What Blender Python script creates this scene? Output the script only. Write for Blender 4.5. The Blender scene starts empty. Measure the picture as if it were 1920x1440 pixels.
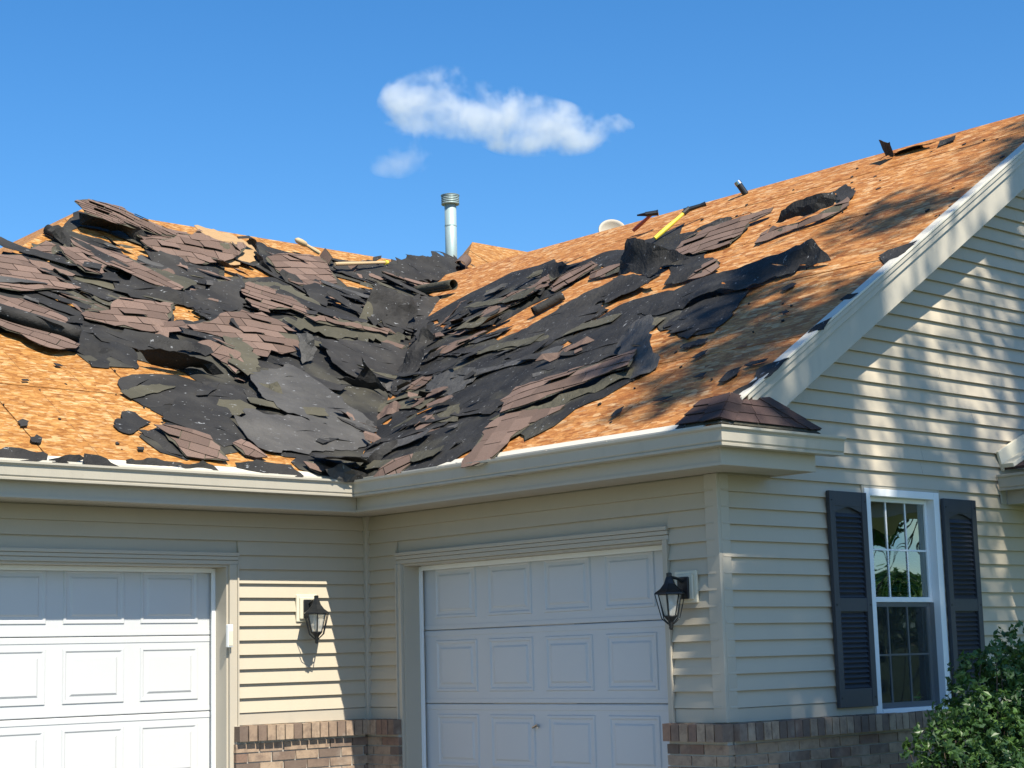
import bpy, math, random
from math import radians, sin, cos, pi, atan2, sqrt, hypot
from mathutils import Vector, Matrix, noise
from mathutils.geometry import delaunay_2d_cdt
SC = bpy.context.scene
COL = SC.collection
# ------------------------------------------------------------------ camera, sky, sun, exposure
YAW, PITCH, ROLL = .7344, .1548, -.02639
fw = Vector((sin(YAW)*cos(PITCH), cos(YAW)*cos(PITCH), sin(PITCH)))
rt = Vector((cos(YAW), -sin(YAW), 0)); up = rt.cross(fw)
r2 = cos(ROLL)*rt + sin(ROLL)*up; u2 = -sin(ROLL)*rt + cos(ROLL)*up
cd = bpy.data.cameras.new('camera'); cam = bpy.data.objects.new('camera', cd); COL.objects.link(cam)
cam.matrix_world = Matrix(((r2.x, u2.x, -fw.x, -8.1637), (r2.y, u2.y, -fw.y, -10.7445), (r2.z, u2.z, -fw.z, 1.381), (0, 0, 0, 1)))
cd.sensor_width = 36; cd.lens = 3294.86/1920*36; cd.clip_end = 3000; cd.clip_start = .1
SC.camera = cam
SUN = Vector((-.2, -1, 1.3)).normalized()       # direction towards the sun
w = bpy.data.worlds.new('World'); SC.world = w; w.use_nodes = True
wn = w.node_tree.nodes; wl = w.node_tree.links
sky = wn.new('ShaderNodeTexSky'); sky.sky_type = 'NISHITA'; sky.sun_disc = False
sky.sun_elevation = math.asin(SUN.z); sky.sun_rotation = atan2(SUN.x, SUN.y)
sky.altitude = 200; sky.air_density = 1.0; sky.dust_density = .3; sky.ozone_density = 5.0
hsv = wn.new('ShaderNodeHueSaturation'); hsv.inputs['Saturation'].default_value = 1.26
wl.new(sky.outputs[0], hsv.inputs['Color']); wl.new(hsv.outputs[0], wn['Background'].inputs[0])
wn['Background'].inputs[1].default_value = .108
sd = bpy.data.lights.new('sun', 'SUN'); sun = bpy.data.objects.new('sun', sd); COL.objects.link(sun)
sd.energy = 5.0; sd.angle = radians(.42); sd.color = (1, .93, .80)
sun.rotation_euler = SUN.to_track_quat('Z', 'Y').to_euler()
SC.view_settings.view_transform = 'Standard'; SC.view_settings.look = 'None'
SC.view_settings.gamma = 1; SC.view_settings.exposure = .72
# ------------------------------------------------------------------ measures (metres)
L = 3.556; OV = .37; SOF = 2.478; S = .64; ZR = 2.965; RX = 4.15; RY = 4.53; RAKE = -L-.30
Z0 = 1.963; EXP = .1016; BT = .96
NL = sqrt(1+S*S)
# ------------------------------------------------------------------ materials
def mat(name, col, rough=.6, metal=0, spec=.5):
    m = bpy.data.materials.new(name); m.use_nodes = True
    b = m.node_tree.nodes['Principled BSDF']
    b.inputs['Base Color'].default_value = (*col, 1); b.inputs['Roughness'].default_value = rough
    b.inputs['Metallic'].default_value = metal; b.inputs['Specular IOR Level'].default_value = spec
    return m
class NT:
    def __init__(s, m): s.t = m.node_tree; s.b = s.t.nodes['Principled BSDF']
    def n(s, ty, **k):
        x = s.t.nodes.new('ShaderNode'+ty)
        for a, v in k.items():
            if a.startswith('i_'): x.inputs[a[2:].replace('_', ' ')].default_value = v
            else: setattr(x, a, v)
        return x
    def l(s, a, b): s.t.links.new(a, b)
    def pos(s, scale, rot=(0, 0, 0)):
        g = s.n('NewGeometry'); m = s.n('Mapping'); m.inputs['Scale'].default_value = scale; m.inputs['Rotation'].default_value = rot
        s.l(g.outputs['Position'], m.inputs[0]); return m.outputs[0]
    def ramp(s, src, stops, interp='LINEAR'):
        r = s.n('ValToRGB'); r.color_ramp.interpolation = interp
        e = r.color_ramp.elements
        while len(e) < len(stops): e.new(.5)
        for i, (p, c) in enumerate(stops): e[i].position = p; e[i].color = (*c, 1) if len(c) == 3 else c
        s.l(src, r.inputs[0]); return r.outputs[0]
    def mix(s, a, b, f, mode='MIX'):
        m = s.n('Mix', data_type='RGBA', blend_type=mode)
        for k, v in ((0, f), (6, a), (7, b)):
            if hasattr(v, 'is_output') or hasattr(v, 'links'): s.l(v, m.inputs[k])
            else: m.inputs[k].default_value = v if k == 0 else (*v, 1)
        return m.outputs[2]
    def bump(s, h, d, st=1):
        b = s.n('Bump'); b.inputs['Distance'].default_value = d; b.inputs['Strength'].default_value = st
        s.l(h, b.inputs['Height']); s.l(b.outputs[0], s.b.inputs['Normal'])
    def noise(s, vec, sc, det=4, rough=.55):
        x = s.n('TexNoise'); x.inputs['Scale'].default_value = sc; x.inputs['Detail'].default_value = det
        x.inputs['Roughness'].default_value = rough
        if vec: s.l(vec, x.inputs[0])
        return x.outputs['Fac']
    def island(s):
        return s.n('ObjectInfo').outputs['Random']
def osb(name, sx, sy, sz, axis):
    m = mat(name, (.5, .25, .09), .62, 0, .25); t = NT(m)
    v = t.pos((sx, sy, sz))
    nz = t.n('TexNoise'); nz.inputs['Scale'].default_value = .5; t.l(v, nz.inputs[0])
    vv = t.n('VectorMath', operation='MULTIPLY_ADD'); t.l(nz.outputs['Color'], vv.inputs[0]); vv.inputs[1].default_value = (.15, .15, .15); t.l(v, vv.inputs[2])
    a = t.n('TexVoronoi'); a.inputs['Scale'].default_value = 1; t.l(vv.outputs[0], a.inputs[0])
    v2 = t.pos((sx*1.5, sy*1.5, sz*1.5), (0, 0, .5)); b = t.n('TexVoronoi'); b.inputs['Scale'].default_value = 1; t.l(v2, b.inputs[0])
    sa = t.n('SeparateColor'); t.l(a.outputs['Color'], sa.inputs[0]); sb = t.n('SeparateColor'); t.l(b.outputs['Color'], sb.inputs[0])
    ca = t.ramp(sa.outputs[0], [(0, (.25, .09, .022)), (.25, (.44, .19, .05)), (.6, (.58, .28, .08)), (.82, (.70, .38, .13)), (.95, (.82, .58, .30))])
    cb = t.ramp(sb.outputs[1], [(0, (.28, .11, .028)), (.45, (.52, .24, .07)), (.85, (.68, .36, .12)), (1, (.84, .60, .32))])
    c = t.mix(ca, cb, .45)
    big = t.noise(t.pos((1, 1, 1)), .9, 3)
    c = t.mix(c, (.36, .15, .045), t.ramp(big, [(.45, (0, 0, 0)), (.8, (.45, .45, .45))]))
    fine = t.noise(t.pos((sx*2.2, sy*2.2, sz*2.2)), 1.6, 5)
    c = t.mix(c, t.ramp(fine, [(.3, (.62, .6, .58)), (.62, (1, 1, 1))]), .8, 'MULTIPLY')
    # dashed nail rows over the rafters
    g = t.n('NewGeometry'); sp = t.n('SeparateXYZ'); t.l(g.outputs['Position'], sp.inputs[0])
    d1 = t.n('Math', operation='MULTIPLY'); t.l(sp.outputs[axis], d1.inputs[0]); d1.inputs[1].default_value = 1/.406
    d2 = t.n('Math', operation='PINGPONG'); t.l(d1.outputs[0], d2.inputs[0]); d2.inputs[1].default_value = .5
    d3 = t.n('Math', operation='LESS_THAN'); t.l(d2.outputs[0], d3.inputs[0]); d3.inputs[1].default_value = .006
    d4 = t.ramp(t.noise(t.pos((2, 16, 9) if axis == 0 else (16, 2, 9)), 1.4, 2), [(.48, (0, 0, 0)), (.52, (.8, .8, .8))])
    d5 = t.n('Math', operation='MULTIPLY'); t.l(d3.outputs[0], d5.inputs[0]); t.l(d4, d5.inputs[1])
    c = t.mix(c, (.10, .05, .02), d5.outputs[0])
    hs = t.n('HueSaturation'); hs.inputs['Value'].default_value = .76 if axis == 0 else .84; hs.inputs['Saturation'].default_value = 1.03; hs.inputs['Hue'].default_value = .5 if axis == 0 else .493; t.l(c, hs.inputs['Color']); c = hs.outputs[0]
    t.l(c, t.b.inputs['Base Color'])
    ad = t.n('Math', operation='ADD'); t.l(sa.outputs[1], ad.inputs[0]); t.l(sb.outputs[2], ad.inputs[1])
    t.bump(ad.outputs[0], .004, .7)
    return m
M = {}
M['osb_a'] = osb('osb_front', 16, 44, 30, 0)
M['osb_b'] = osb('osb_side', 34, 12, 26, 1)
def felt(name, c1, c2, rough, olive=None):
    m = mat(name, c1, rough, 0, .25); t = NT(m)
    n1 = t.noise(t.pos((1, 1, 1)), 3, 5)
    c = t.mix(c1, c2, t.ramp(n1, [(.35, (0, 0, 0)), (.7, (1, 1, 1))]))
    if olive: c = t.mix(c, olive, t.ramp(t.noise(t.pos((1, 1, 1)), 1.3, 3), [(.5, (0, 0, 0)), (.62, (.8, .8, .8))]))
    c = t.mix(c, (1.35, 1.3, 1.25), t.island(), 'MULTIPLY') if not olive else c
    fl = t.noise(t.pos((14, 40, 20), (0, 0, .5)), 1.0, 3, .7)
    c = t.mix(c, (.30, .31, .32), t.ramp(fl, [(.66, (0, 0, 0)), (.70, (.8, .8, .8))]))
    t.l(c, t.b.inputs['Base Color'])
    t.bump(t.noise(t.pos((1, 1.6, 1)), 9, 7, .62), .035, .75)
    return m
M['felt'] = felt('black_felt', (.015, .0148, .0148), (.034, .033, .031), .75)
M['base_felt'] = felt('base_felt', (.014, .0138, .0138), (.030, .029, .027), .75, (.06, .056, .042))
M['grey_felt'] = felt('grey_felt', (.045, .044, .042), (.075, .073, .069), .65)
M['back'] = felt('shingle_back', (.050, .048, .035), (.078, .073, .052), .8)
M['card'] = mat('tan_board', (.62, .42, .20), .8)
t = NT(M['card']); c = t.mix((.42, .27, .13), (.28, .17, .075), t.noise(t.pos((8, 20, 20)), 2, 5)); t.l(c, t.b.inputs['Base Color'])
def shingle_mat(name, a, b, c3):
    m = mat(name, a, .9, 0, .25); t = NT(m)
    g = t.noise(t.pos((1, 1, 1)), 160, 2, .8)
    c = t.mix(a, b, t.ramp(g, [(.35, (0, 0, 0)), (.65, (1, 1, 1))]))
    c = t.mix(c, c3, t.ramp(t.noise(t.pos((1, 1, 1)), 4, 4), [(.45, (0, 0, 0)), (.7, (.8, .8, .8))]))
    rv = t.n('MapRange'); rv.inputs['To Min'].default_value = .72; rv.inputs['To Max'].default_value = 1.2; t.l(t.island(), rv.inputs[0])
    h = t.n('HueSaturation'); t.l(rv.outputs[0], h.inputs['Value']); t.l(c, h.inputs['Color'])
    t.l(h.outputs[0], t.b.inputs['Base Color']); t.bump(g, .003, .8)
    return m
M['shingle'] = shingle_mat('brown_shingle', (.19, .128, .10), (.11, .074, .059), (.14, .097, .077))
M['shingle_dark'] = shingle_mat('dark_brown_shingle', (.085, .052, .045), (.045, .03, .028), (.06, .042, .038))
def painted(name, col, var=.06, rough=.45, grime=(.35, .33, .28), gr=.12, sc=(1, 1, 1)):
    m = mat(name, col, rough, 0, .4); t = NT(m)
    n1 = t.noise(t.pos(sc), 1.7, 6, .6)
    c = t.mix(col, tuple(x*(1-var*2) for x in col), n1)
    c = t.mix(c, grime, t.ramp(t.noise(t.pos((sc[0]*3, sc[1]*3, sc[2]*.8)), 2.5, 6, .65), [(.5, (0, 0, 0)), (.85, (gr*2,)*3)]))
    t.l(c, t.b.inputs['Base Color']); t.bump(t.noise(t.pos((60, 60, 8)), 3, 4), .0015, .4)
    return m
M['siding'] = painted('vinyl_siding', (.50, .435, .33), .05, .5)
M['trim'] = painted('beige_trim', (.47, .42, .335), .03, .4)
M['gutter'] = painted('gutter_aluminium', (.47, .43, .35), .05, .35, (.2, .19, .16), .12)
M['soffit'] = painted('soffit_vinyl', (.42, .38, .31), .04, .55)
M['white'] = painted('white_door', (.55, .56, .56), .02, .42, (.55, .56, .55), .06)
M['vinyl_white'] = painted('white_vinyl', (.80, .82, .82), .02, .35, (.5, .5, .48), .05)
M['drip'] = painted('drip_edge', (.62, .58, .48), .03, .4)
M['shutter'] = painted('slate_shutter', (.045, .050, .060), .06, .5, (.09, .09, .10), .1)
M['black'] = mat('black_metal', (.018, .020, .022), .42, .3)
M['cream'] = painted('cream_block', (.66, .61, .47), .03, .5)
M['steel'] = mat('galvanised_steel', (.36, .46, .46), .5, .25)
t = NT(M['steel']); c = t.mix((.26, .36, .36), (.42, .52, .51), t.noise(t.pos((3, 3, 1)), 4, 5)); t.l(c, t.b.inputs['Base Color'])
M['chrome'] = mat('chrome', (.6, .6, .58), .2, 1)
M['mortar'] = painted('mortar', (.47, .44, .38), .1, .9)
def brick_mat():
    m = mat('tumbled_brick', (.3, .2, .15), .88, 0, .2); t = NT(m)
    c = t.ramp(t.island(), [(0, (.20, .145, .11)), (.14, (.34, .25, .175)), (.34, (.38, .285, .20)), (.52, (.23, .15, .11)), (.60, (.35, .255, .18)), (.80, (.29, .21, .15)), (.93, (.16, .12, .095))], 'CONSTANT')
    n = t.noise(t.pos((1, 1, 1)), 14, 6, .7)
    c = t.mix(c, (.12, .085, .07), t.ramp(n, [(.45, (0, 0, 0)), (.72, (.8, .8, .8))]))
    c = t.mix(c, (.52, .46, .38), t.ramp(t.noise(t.pos((1, 1, 1)), 5, 5), [(.58, (0, 0, 0)), (.75, (.35, .35, .35))]))
    t.l(c, t.b.inputs['Base Color']); t.bump(n, .006, .7); return m
M['brick'] = brick_mat()
def leaf_mat(name, a, b, c3):
    m = bpy.data.materials.new(name); m.use_nodes = True; t = NT(m)
    n = t.noise(t.pos((1, 1, 1)), 2.2, 3)
    at = t.n('Attribute', attribute_name='tone')
    c = t.mix(a, b, at.outputs['Fac']); c = t.mix(c, c3, t.ramp(n, [(.45, (0, 0, 0)), (.7, (.6, .6, .6))]))
    t.l(c, t.b.inputs['Base Color']); t.b.inputs['Roughness'].default_value = .42
    tr = t.n('BsdfTranslucent'); t.l(c, tr.inputs[0]); mx = t.n('MixShader'); mx.inputs[0].default_value = .28
    o = t.t.nodes['Material Output']; t.l(t.b.outputs[0], mx.inputs[1]); t.l(tr.outputs[0], mx.inputs[2]); t.l(mx.outputs[0], o.inputs[0])
    return m
M['bush_leaf'] = leaf_mat('shrub_leaf', (.028, .075, .018), (.10, .19, .035), (.035, .085, .025))
M['tree_leaf'] = leaf_mat('tree_leaf', (.05, .13, .03), (.11, .22, .05), (.06, .12, .04))
M['bark'] = painted('bark', (.12, .09, .065), .15, .9, (.05, .04, .03), .3)
# ------------------------------------------------------------------ object helpers
def obj(name, me, m=None, parent=None, kind=None):
    o = bpy.data.objects.new(name, me); COL.objects.link(o)
    if m is not None and me and not me.materials: me.materials.append(M[m] if isinstance(m, str) else m)
    if parent: o.parent = parent
    if kind: o['kind'] = kind
    return o
def tag(o, label, cat, group=None):
    o['label'] = label; o['category'] = cat
    if group: o['group'] = group
    return o
def empty(name, loc, label=None, cat=None, group=None, rz=0):
    o = bpy.data.objects.new(name, None); COL.objects.link(o); o.location = loc; o.rotation_euler.z = rz
    o.empty_display_size = .1
    if label: tag(o, label, cat, group)
    return o
class MB:
    def __init__(s): s.v = []; s.f = []; s.sm = False
    def add(s, v, f):
        k = len(s.v); s.v += [tuple(p) for p in v]; s.f += [tuple(i+k for i in g) for g in f]; return s
    def box(s, a, b):
        x0, y0, z0 = a; x1, y1, z1 = b
        return s.add([(x0, y0, z0), (x1, y0, z0), (x1, y1, z0), (x0, y1, z0), (x0, y0, z1), (x1, y0, z1), (x1, y1, z1), (x0, y1, z1)],
                     [(3, 2, 1, 0), (4, 5, 6, 7), (0, 1, 5, 4), (1, 2, 6, 5), (2, 3, 7, 6), (3, 0, 4, 7)])
    def bar(s, p, q, r, n=8, r2=None, caps=True):
        p, q = Vector(p), Vector(q); d = (q-p).normalized(); a = d.orthogonal().normalized(); b = d.cross(a); r2 = r if r2 is None else r2
        v = []
        for c, rr in ((p, r), (q, r2)):
            for i in range(n):
                t = 2*pi*i/n+pi/n; v.append(c+(a*cos(t)+b*sin(t))*rr)
        f = [(i, (i+1) % n, n+(i+1) % n, n+i) for i in range(n)]
        if caps: f += [tuple(range(n))[::-1], tuple(range(n, 2*n))]
        return s.add(v, f)
    def lathe(s, prof, c, n=24, ax=None):
        v = []; m = len(prof)
        for r, z in prof:
            for i in range(n):
                t = 2*pi*i/n; v.append(Vector((r*cos(t), r*sin(t), z)))
        if ax: R = Vector(ax).to_track_quat('Z', 'Y').to_matrix(); v = [R @ p for p in v]
        v = [p+Vector(c) for p in v]
        f = [(j*n+i, j*n+(i+1) % n, (j+1)*n+(i+1) % n, (j+1)*n+i) for j in range(m-1) for i in range(n)]
        f += [tuple(range(n))[::-1], tuple(range((m-1)*n, m*n))]
        return s.add(v, f)
    def mesh(s, name, smooth=False):
        me = bpy.data.meshes.new(name); me.from_pydata(s.v, [], s.f); me.update()
        if smooth: me.polygons.foreach_set('use_smooth', [True]*len(me.polygons))
        return me
    def build(s, name, m, parent=None, kind=None, bevel=0, smooth=False):
        o = obj(name, s.mesh(name, smooth), m, parent, kind)
        if bevel:
            b = o.modifiers.new('bevel', 'BEVEL'); b.width = bevel; b.segments = 2; b.limit_method = 'ANGLE'
        return o
def prism(pts2, z, th, fr=None):
    """closed slab from a 2D outline; fr maps (u,v,w) to 3D"""
    n = len(pts2); v = [fr(a, b, z) for a, b in pts2]+[fr(a, b, z+th) for a, b in pts2]
    return v, [tuple(range(n))[::-1], tuple(range(n, 2*n))]+[(i, (i+1) % n, n+(i+1) % n, n+i) for i in range(n)]
# ------------------------------------------------------------------ outlines of the torn roofing: roof coordinates x, y and height above the boards
PIECES=[
('felt','A','long rolled black felt strip running down from the left end of the ridge',[(-0.933,3.501,0.1),(-0.869,3.525,0.14),(-0.767,3.456,0.12),(-0.56,3.089,0.1),(-0.449,2.894,0.08),(-0.586,2.864,0.04),(-0.724,2.899,0.04),(-0.771,3.151,0.04),(-0.831,3.439,0.04)],None,{'bulge': 0.03}),
('shingle','A','flat brown shingle sheet of four tab rows at the left edge of the photo',[(-2.001,2.76,0.06),(-1.673,2.859,0.06),(-1.459,2.924,0.06),(-1.45,2.721,0.06),(-1.308,2.521,0.06),(-1.182,2.367,0.06),(-1.485,2.268,0.06),(-1.824,2.151,0.06),(-2.002,2.16,0.06),(-2.283,2.132,0.06)],[(-1.837,2.511,0.06),(-1.325,2.486,0.06)],{}),
('shingle','A','short brown shingle strip below the hip,above the flat four-row sheet',[(-1.437,2.993,0.05),(-1.003,3.363,0.05),(-0.946,3.272,0.05),(-1.092,3.055,0.05),(-0.842,3.024,0.05),(-0.962,2.894,0.05),(-1.122,3.025,0.05),(-1.328,2.963,0.05)],[(-1.408,3.001,0.05),(-1.066,3.105,0.05)],{}),
('felt','A','black felt flap under the shingle mat that hangs over the ridge',[(-0.327,4.06,0.12),(-0.172,3.854,0.2),(0.16,3.816,0.16),(0.436,3.857,0.1),(0.195,3.789,0.04),(0.031,3.971,0.03),(-0.322,3.996,0.03)],None,{}),
('shingle','A','shingle mat jutting over the ridge,highest piece on the left roof',[(-0.413,4.048,0.22),(-0.2,4.176,0.22),(0.019,4.155,0.21),(0.165,4.069,0.2),(0.282,4.02,0.18),(0.421,3.964,0.16),(0.638,3.929,0.12),(0.686,3.878,0.1),(0.419,3.828,0.1),(0.19,3.831,0.13),(-0.106,3.752,0.17),(-0.262,3.785,0.19),(-0.412,3.841,0.2),(-0.398,3.955,0.21)],[(-0.37,4.109,0.2),(0.323,3.82,0.2)],{'tab': (0.15,0.06)}),
('shingle','A','torn brown shingle strip just below the mat that juts over the ridge',[(0.169,3.837,0.08),(0.544,4.132,0.08),(0.877,4.081,0.08),(0.874,3.957,0.08),(0.563,3.761,0.08),(0.389,3.766,0.08),(0.159,3.669,0.08)],[(0.169,3.837,0.08),(0.774,3.913,0.08)],{}),
('card','A','tan sheet of bent sheathing board propped behind the wavy shingle mat',[(0.924,4.013,0.09),(1.054,4.159,0.1),(1.295,4.264,0.1),(1.526,4.171,0.09),(1.64,4.01,0.07),(1.545,3.805,0.06),(1.306,3.607,0.04),(1.024,3.51,0.03),(0.761,3.529,0.04)],None,{}),
('felt','A','black felt sheet drooping below the wavy shingle mat',[(-0.009,3.389,0.1),(0.181,3.425,0.1),(0.57,3.282,0.06),(0.836,3.322,0.05),(0.629,3.08,0.03),(0.276,2.788,0.02),(0.02,2.827,0.02),(-0.044,3.004,0.03),(0.031,3.28,0.04)],None,{}),
('shingle','A','wavy brown shingle mat with a scalloped lower edge in front of the tan board',[(0.065,3.596,0.1),(0.31,3.655,0.12),(0.759,3.833,0.16),(0.842,3.872,0.2),(0.945,3.753,0.18),(1.098,3.705,0.18),(1.348,3.839,0.16),(1.389,3.817,0.13),(1.241,3.687,0.09),(1.025,3.533,0.07),(0.768,3.408,0.06),(0.498,3.307,0.06),(0.268,3.351,0.05),(0.151,3.502,0.07)],[(0.236,3.615,0.1),(1.038,3.568,0.1)],{'amp': 0.02}),
('shingle','A','long brown shingle strip running down right from the rolled felt',[(-0.762,3.399,0.09),(-0.609,3.336,0.09),(-0.47,3.246,0.09),(-0.299,3.166,0.09),(-0.237,2.988,0.09),(-0.049,2.615,0.09),(-0.196,2.524,0.09),(-0.372,2.571,0.09),(-0.478,2.708,0.09),(-0.561,2.842,0.09),(-0.668,2.885,0.09),(-0.776,3.023,0.09),(-0.829,3.169,0.09)],[(-0.758,3.356,0.09),(-0.146,2.589,0.09)],{}),
('back','A','dark olive shingle strip seen from its back below the wavy mat',[(-0.231,3.064,0.07),(-0.041,3.031,0.07),(0.143,2.92,0.07),(0.219,2.833,0.07),(-0.05,2.603,0.07),(-0.165,2.729,0.07),(-0.28,2.856,0.07)],None,{}),
('shingle','A','clump of small shingle tabs beside the rolled black felt',[(-0.997,3.15,0.1),(-0.833,3.168,0.1),(-0.813,2.959,0.1),(-0.699,2.834,0.1),(-0.861,2.633,0.1),(-1.008,2.643,0.1),(-1.03,2.791,0.1),(-1.041,2.965,0.1)],[(-0.985,3.154,0.1),(-0.795,2.755,0.1)],{}),
('felt','A','wrinkled black felt sheet in the middle of the upper left roof',[(-0.766,2.69,0.06),(-0.465,2.68,0.08),(-0.202,2.503,0.1),(0.133,2.67,0.06),(0.368,2.593,0.05),(0.463,2.427,0.04),(0.061,2.269,0.02),(-0.238,2.398,0.02),(-0.618,2.384,0.03),(-0.82,2.482,0.03)],None,{'amp': 0.03}),
('felt','A','black felt panel with nail rows above the square-tab shingle sheet',[(-0.023,2.546,0.05),(0.356,2.79,0.12),(0.848,3.012,0.12),(0.656,2.78,0.1),(0.504,2.47,0.05),(0.256,2.327,0.04),(0.096,2.461,0.03)],None,{}),
('shingle','A','brown shingle sheet lying on torn black felt right of the tan board',[(1.608,3.757,0.08),(1.872,3.868,0.1),(2.399,3.952,0.1),(2.368,3.758,0.08),(2.222,3.389,0.05),(1.906,3.246,0.05),(1.61,3.19,0.05),(1.556,3.289,0.04),(1.559,3.528,0.05)],[(1.61,3.702,0.06),(2.344,3.855,0.06)],{}),
('felt','A','folded black felt strip curling along the left side of that upper shingle sheet',[(1.303,3.887,0.2),(1.557,3.925,0.18),(1.46,3.653,0.12),(1.481,3.485,0.06),(1.628,3.387,0.03),(1.513,3.4,0.02),(1.456,3.599,0.03),(1.572,3.894,0.08),(1.525,4.018,0.12)],None,{}),
('shingle','A','upright brown shingle corner beside the wooden tool handle',[(2.423,3.984,0.1),(2.444,3.971,0.2),(2.45,3.829,0.16),(2.429,3.813,0.08)],[(2.423,3.984,0.1),(2.462,3.869,0.1)],{}),
('shingle','A','curved brown shingle strip below the black felt with nail rows',[(0.718,2.837,0.08),(0.923,3.013,0.08),(1.061,2.95,0.08),(1.227,2.838,0.08),(1.224,2.532,0.08),(1.238,2.407,0.08),(1.115,2.378,0.08),(1.007,2.48,0.08),(0.795,2.429,0.08),(0.571,2.354,0.08),(0.568,2.478,0.08),(0.566,2.562,0.08)],[(0.653,2.712,0.08),(1.169,2.412,0.08)],{}),
('back','A','olive underside of a long shingle strip behind the curved brown strip',[(0.995,3.105,0.05),(1.35,3.178,0.05),(1.481,3.008,0.05),(1.552,2.758,0.05),(1.583,2.46,0.05),(1.333,2.456,0.05),(1.318,2.777,0.05),(1.18,3.019,0.05)],None,{}),
('felt','A','flat black felt patch with a square white tag right of the upper shingle sheet',[(1.65,3.181,0.06),(1.808,3.22,0.09),(1.919,3.134,0.09),(1.636,2.765,0.04),(1.539,2.908,0.04)],None,{}),
('shingle','A','square-tab brown shingle sheet tilted in the middle of the left roof',[(-1.45,1.782,0.05),(-1.24,1.951,0.05),(-1.116,1.989,0.06),(-0.943,2.163,0.1),(-0.745,2.183,0.1),(-0.412,2.197,0.1),(-0.616,1.917,0.07),(-0.816,1.705,0.05),(-1.067,1.696,0.05),(-1.29,1.766,0.04)],[(-1.145,1.954,0.06),(-0.623,1.935,0.06)],{'amp': 0.01}),
('back','A','olive back-side shingle piece left of the square-tab sheet',[(-1.417,1.863,0.05),(-1.264,2.086,0.05),(-1.06,2.311,0.05),(-0.811,2.345,0.05),(-0.941,2.166,0.05),(-1.145,1.993,0.05),(-1.285,1.913,0.05)],None,{}),
('shingle','A','narrow brown shingle strip along the left photo edge above the dark pipe roll',[(-2.356,1.981,0.08),(-2.104,1.955,0.08),(-1.935,1.934,0.08),(-1.768,1.812,0.08),(-1.675,1.681,0.08),(-1.819,1.533,0.08),(-1.982,1.654,0.08),(-2.186,1.782,0.08),(-2.424,1.829,0.08)],[(-2.128,1.904,0.08),(-1.768,1.633,0.08)],{}),
('felt','A','dark pipe-like roll of felt lying at the left photo edge',[(-2.45,1.783,0.1),(-2.231,1.71,0.12),(-2.043,1.559,0.13),(-1.877,1.45,0.13),(-1.695,1.418,0.1),(-1.664,1.455,0.03),(-1.858,1.517,0.03),(-2.051,1.665,0.03),(-2.426,1.796,0.03)],None,{'bulge': 0.04}),
('shingle','A','lower brown shingle strip under the dark pipe roll',[(-2.53,1.582,0.06),(-2.288,1.552,0.06),(-2.149,1.481,0.06),(-1.965,1.41,0.06),(-1.779,1.254,0.06),(-1.907,1.178,0.06),(-2.005,1.142,0.06),(-2.146,1.18,0.06),(-2.223,1.33,0.06),(-2.342,1.438,0.06),(-2.593,1.44,0.06)],[(-2.311,1.504,0.06),(-1.913,1.252,0.06)],{}),
('felt','A','jagged black felt skirt on bare sheathing at the lower rim of the left debris',[(-1.885,1.289,0.03),(-1.754,1.302,0.06),(-1.616,1.275,0.08),(-1.403,1.4,0.06),(-1.285,1.313,0.05),(-1.294,1.22,0.03),(-1.397,1.053,0.01),(-1.442,1.095,0.01),(-1.538,1.209,0.02),(-1.64,1.025,0.01),(-1.794,1.014,0.01),(-1.756,1.185,0.01)],None,{}),
('felt','A','broad black felt sheet under the square-tab sheet',[(-1.538,1.693,0.03),(-1.345,1.633,0.06),(-0.936,1.529,0.1),(-0.727,1.465,0.1),(-0.348,1.482,0.06),(-0.584,1.374,0.03),(-0.846,1.394,0.03),(-1.2,1.368,0.03),(-1.473,1.461,0.02)],None,{'amp': 0.025}),
('felt','A','black felt sheet arched over a dark hollow in the lower left debris',[(-1.383,1.125,0.14),(-1.241,1.066,0.2),(-1.031,1.022,0.2),(-0.729,1.075,0.12),(-0.638,1.03,0.06),(-0.7,1.066,0.02),(-0.788,1.162,0.02),(-1.06,1.113,0.02),(-1.248,1.126,0.04)],None,{}),
('shingle','A','broad fan of brown shingles right of the square-tab sheet,largest on the left roof',[(-0.463,1.876,0.06),(-0.16,1.963,0.1),(0.045,2.09,0.13),(0.472,2.191,0.13),(0.58,2.094,0.12),(0.642,1.926,0.1),(0.562,1.723,0.08),(0.601,1.672,0.06),(0.34,1.553,0.06),(0.167,1.557,0.06),(-0.059,1.439,0.05),(-0.119,1.592,0.06),(-0.211,1.695,0.06),(-0.336,1.781,0.05)],[(-0.36,1.765,0.09),(0.483,1.736,0.09)],{'amp': 0.02}),
('shingle','A','narrow brown shingle fan below the largest shingle fan',[(-0.676,1.48,0.05),(-0.531,1.544,0.08),(-0.378,1.538,0.1),(-0.301,1.416,0.1),(-0.328,1.172,0.06),(-0.509,1.054,0.05),(-0.523,1.243,0.05),(-0.521,1.44,0.04)],[(-0.686,1.439,0.08),(-0.41,1.121,0.08)],{}),
('back','A','olive curled shingle back between the two shingle fans',[(-0.225,1.701,0.08),(-0.033,1.694,0.08),(-0.093,1.404,0.08),(-0.206,1.158,0.08),(-0.45,0.984,0.08),(-0.464,1.155,0.08),(-0.324,1.449,0.08)],None,{}),
('grey_felt','A','upright grey felt scroll beside the largest shingle fan',[(0.448,1.664,0.2),(0.54,1.578,0.24),(0.592,1.52,0.14),(0.529,1.468,0.06),(0.399,1.415,0.04),(0.417,1.522,0.12)],None,{}),
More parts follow.
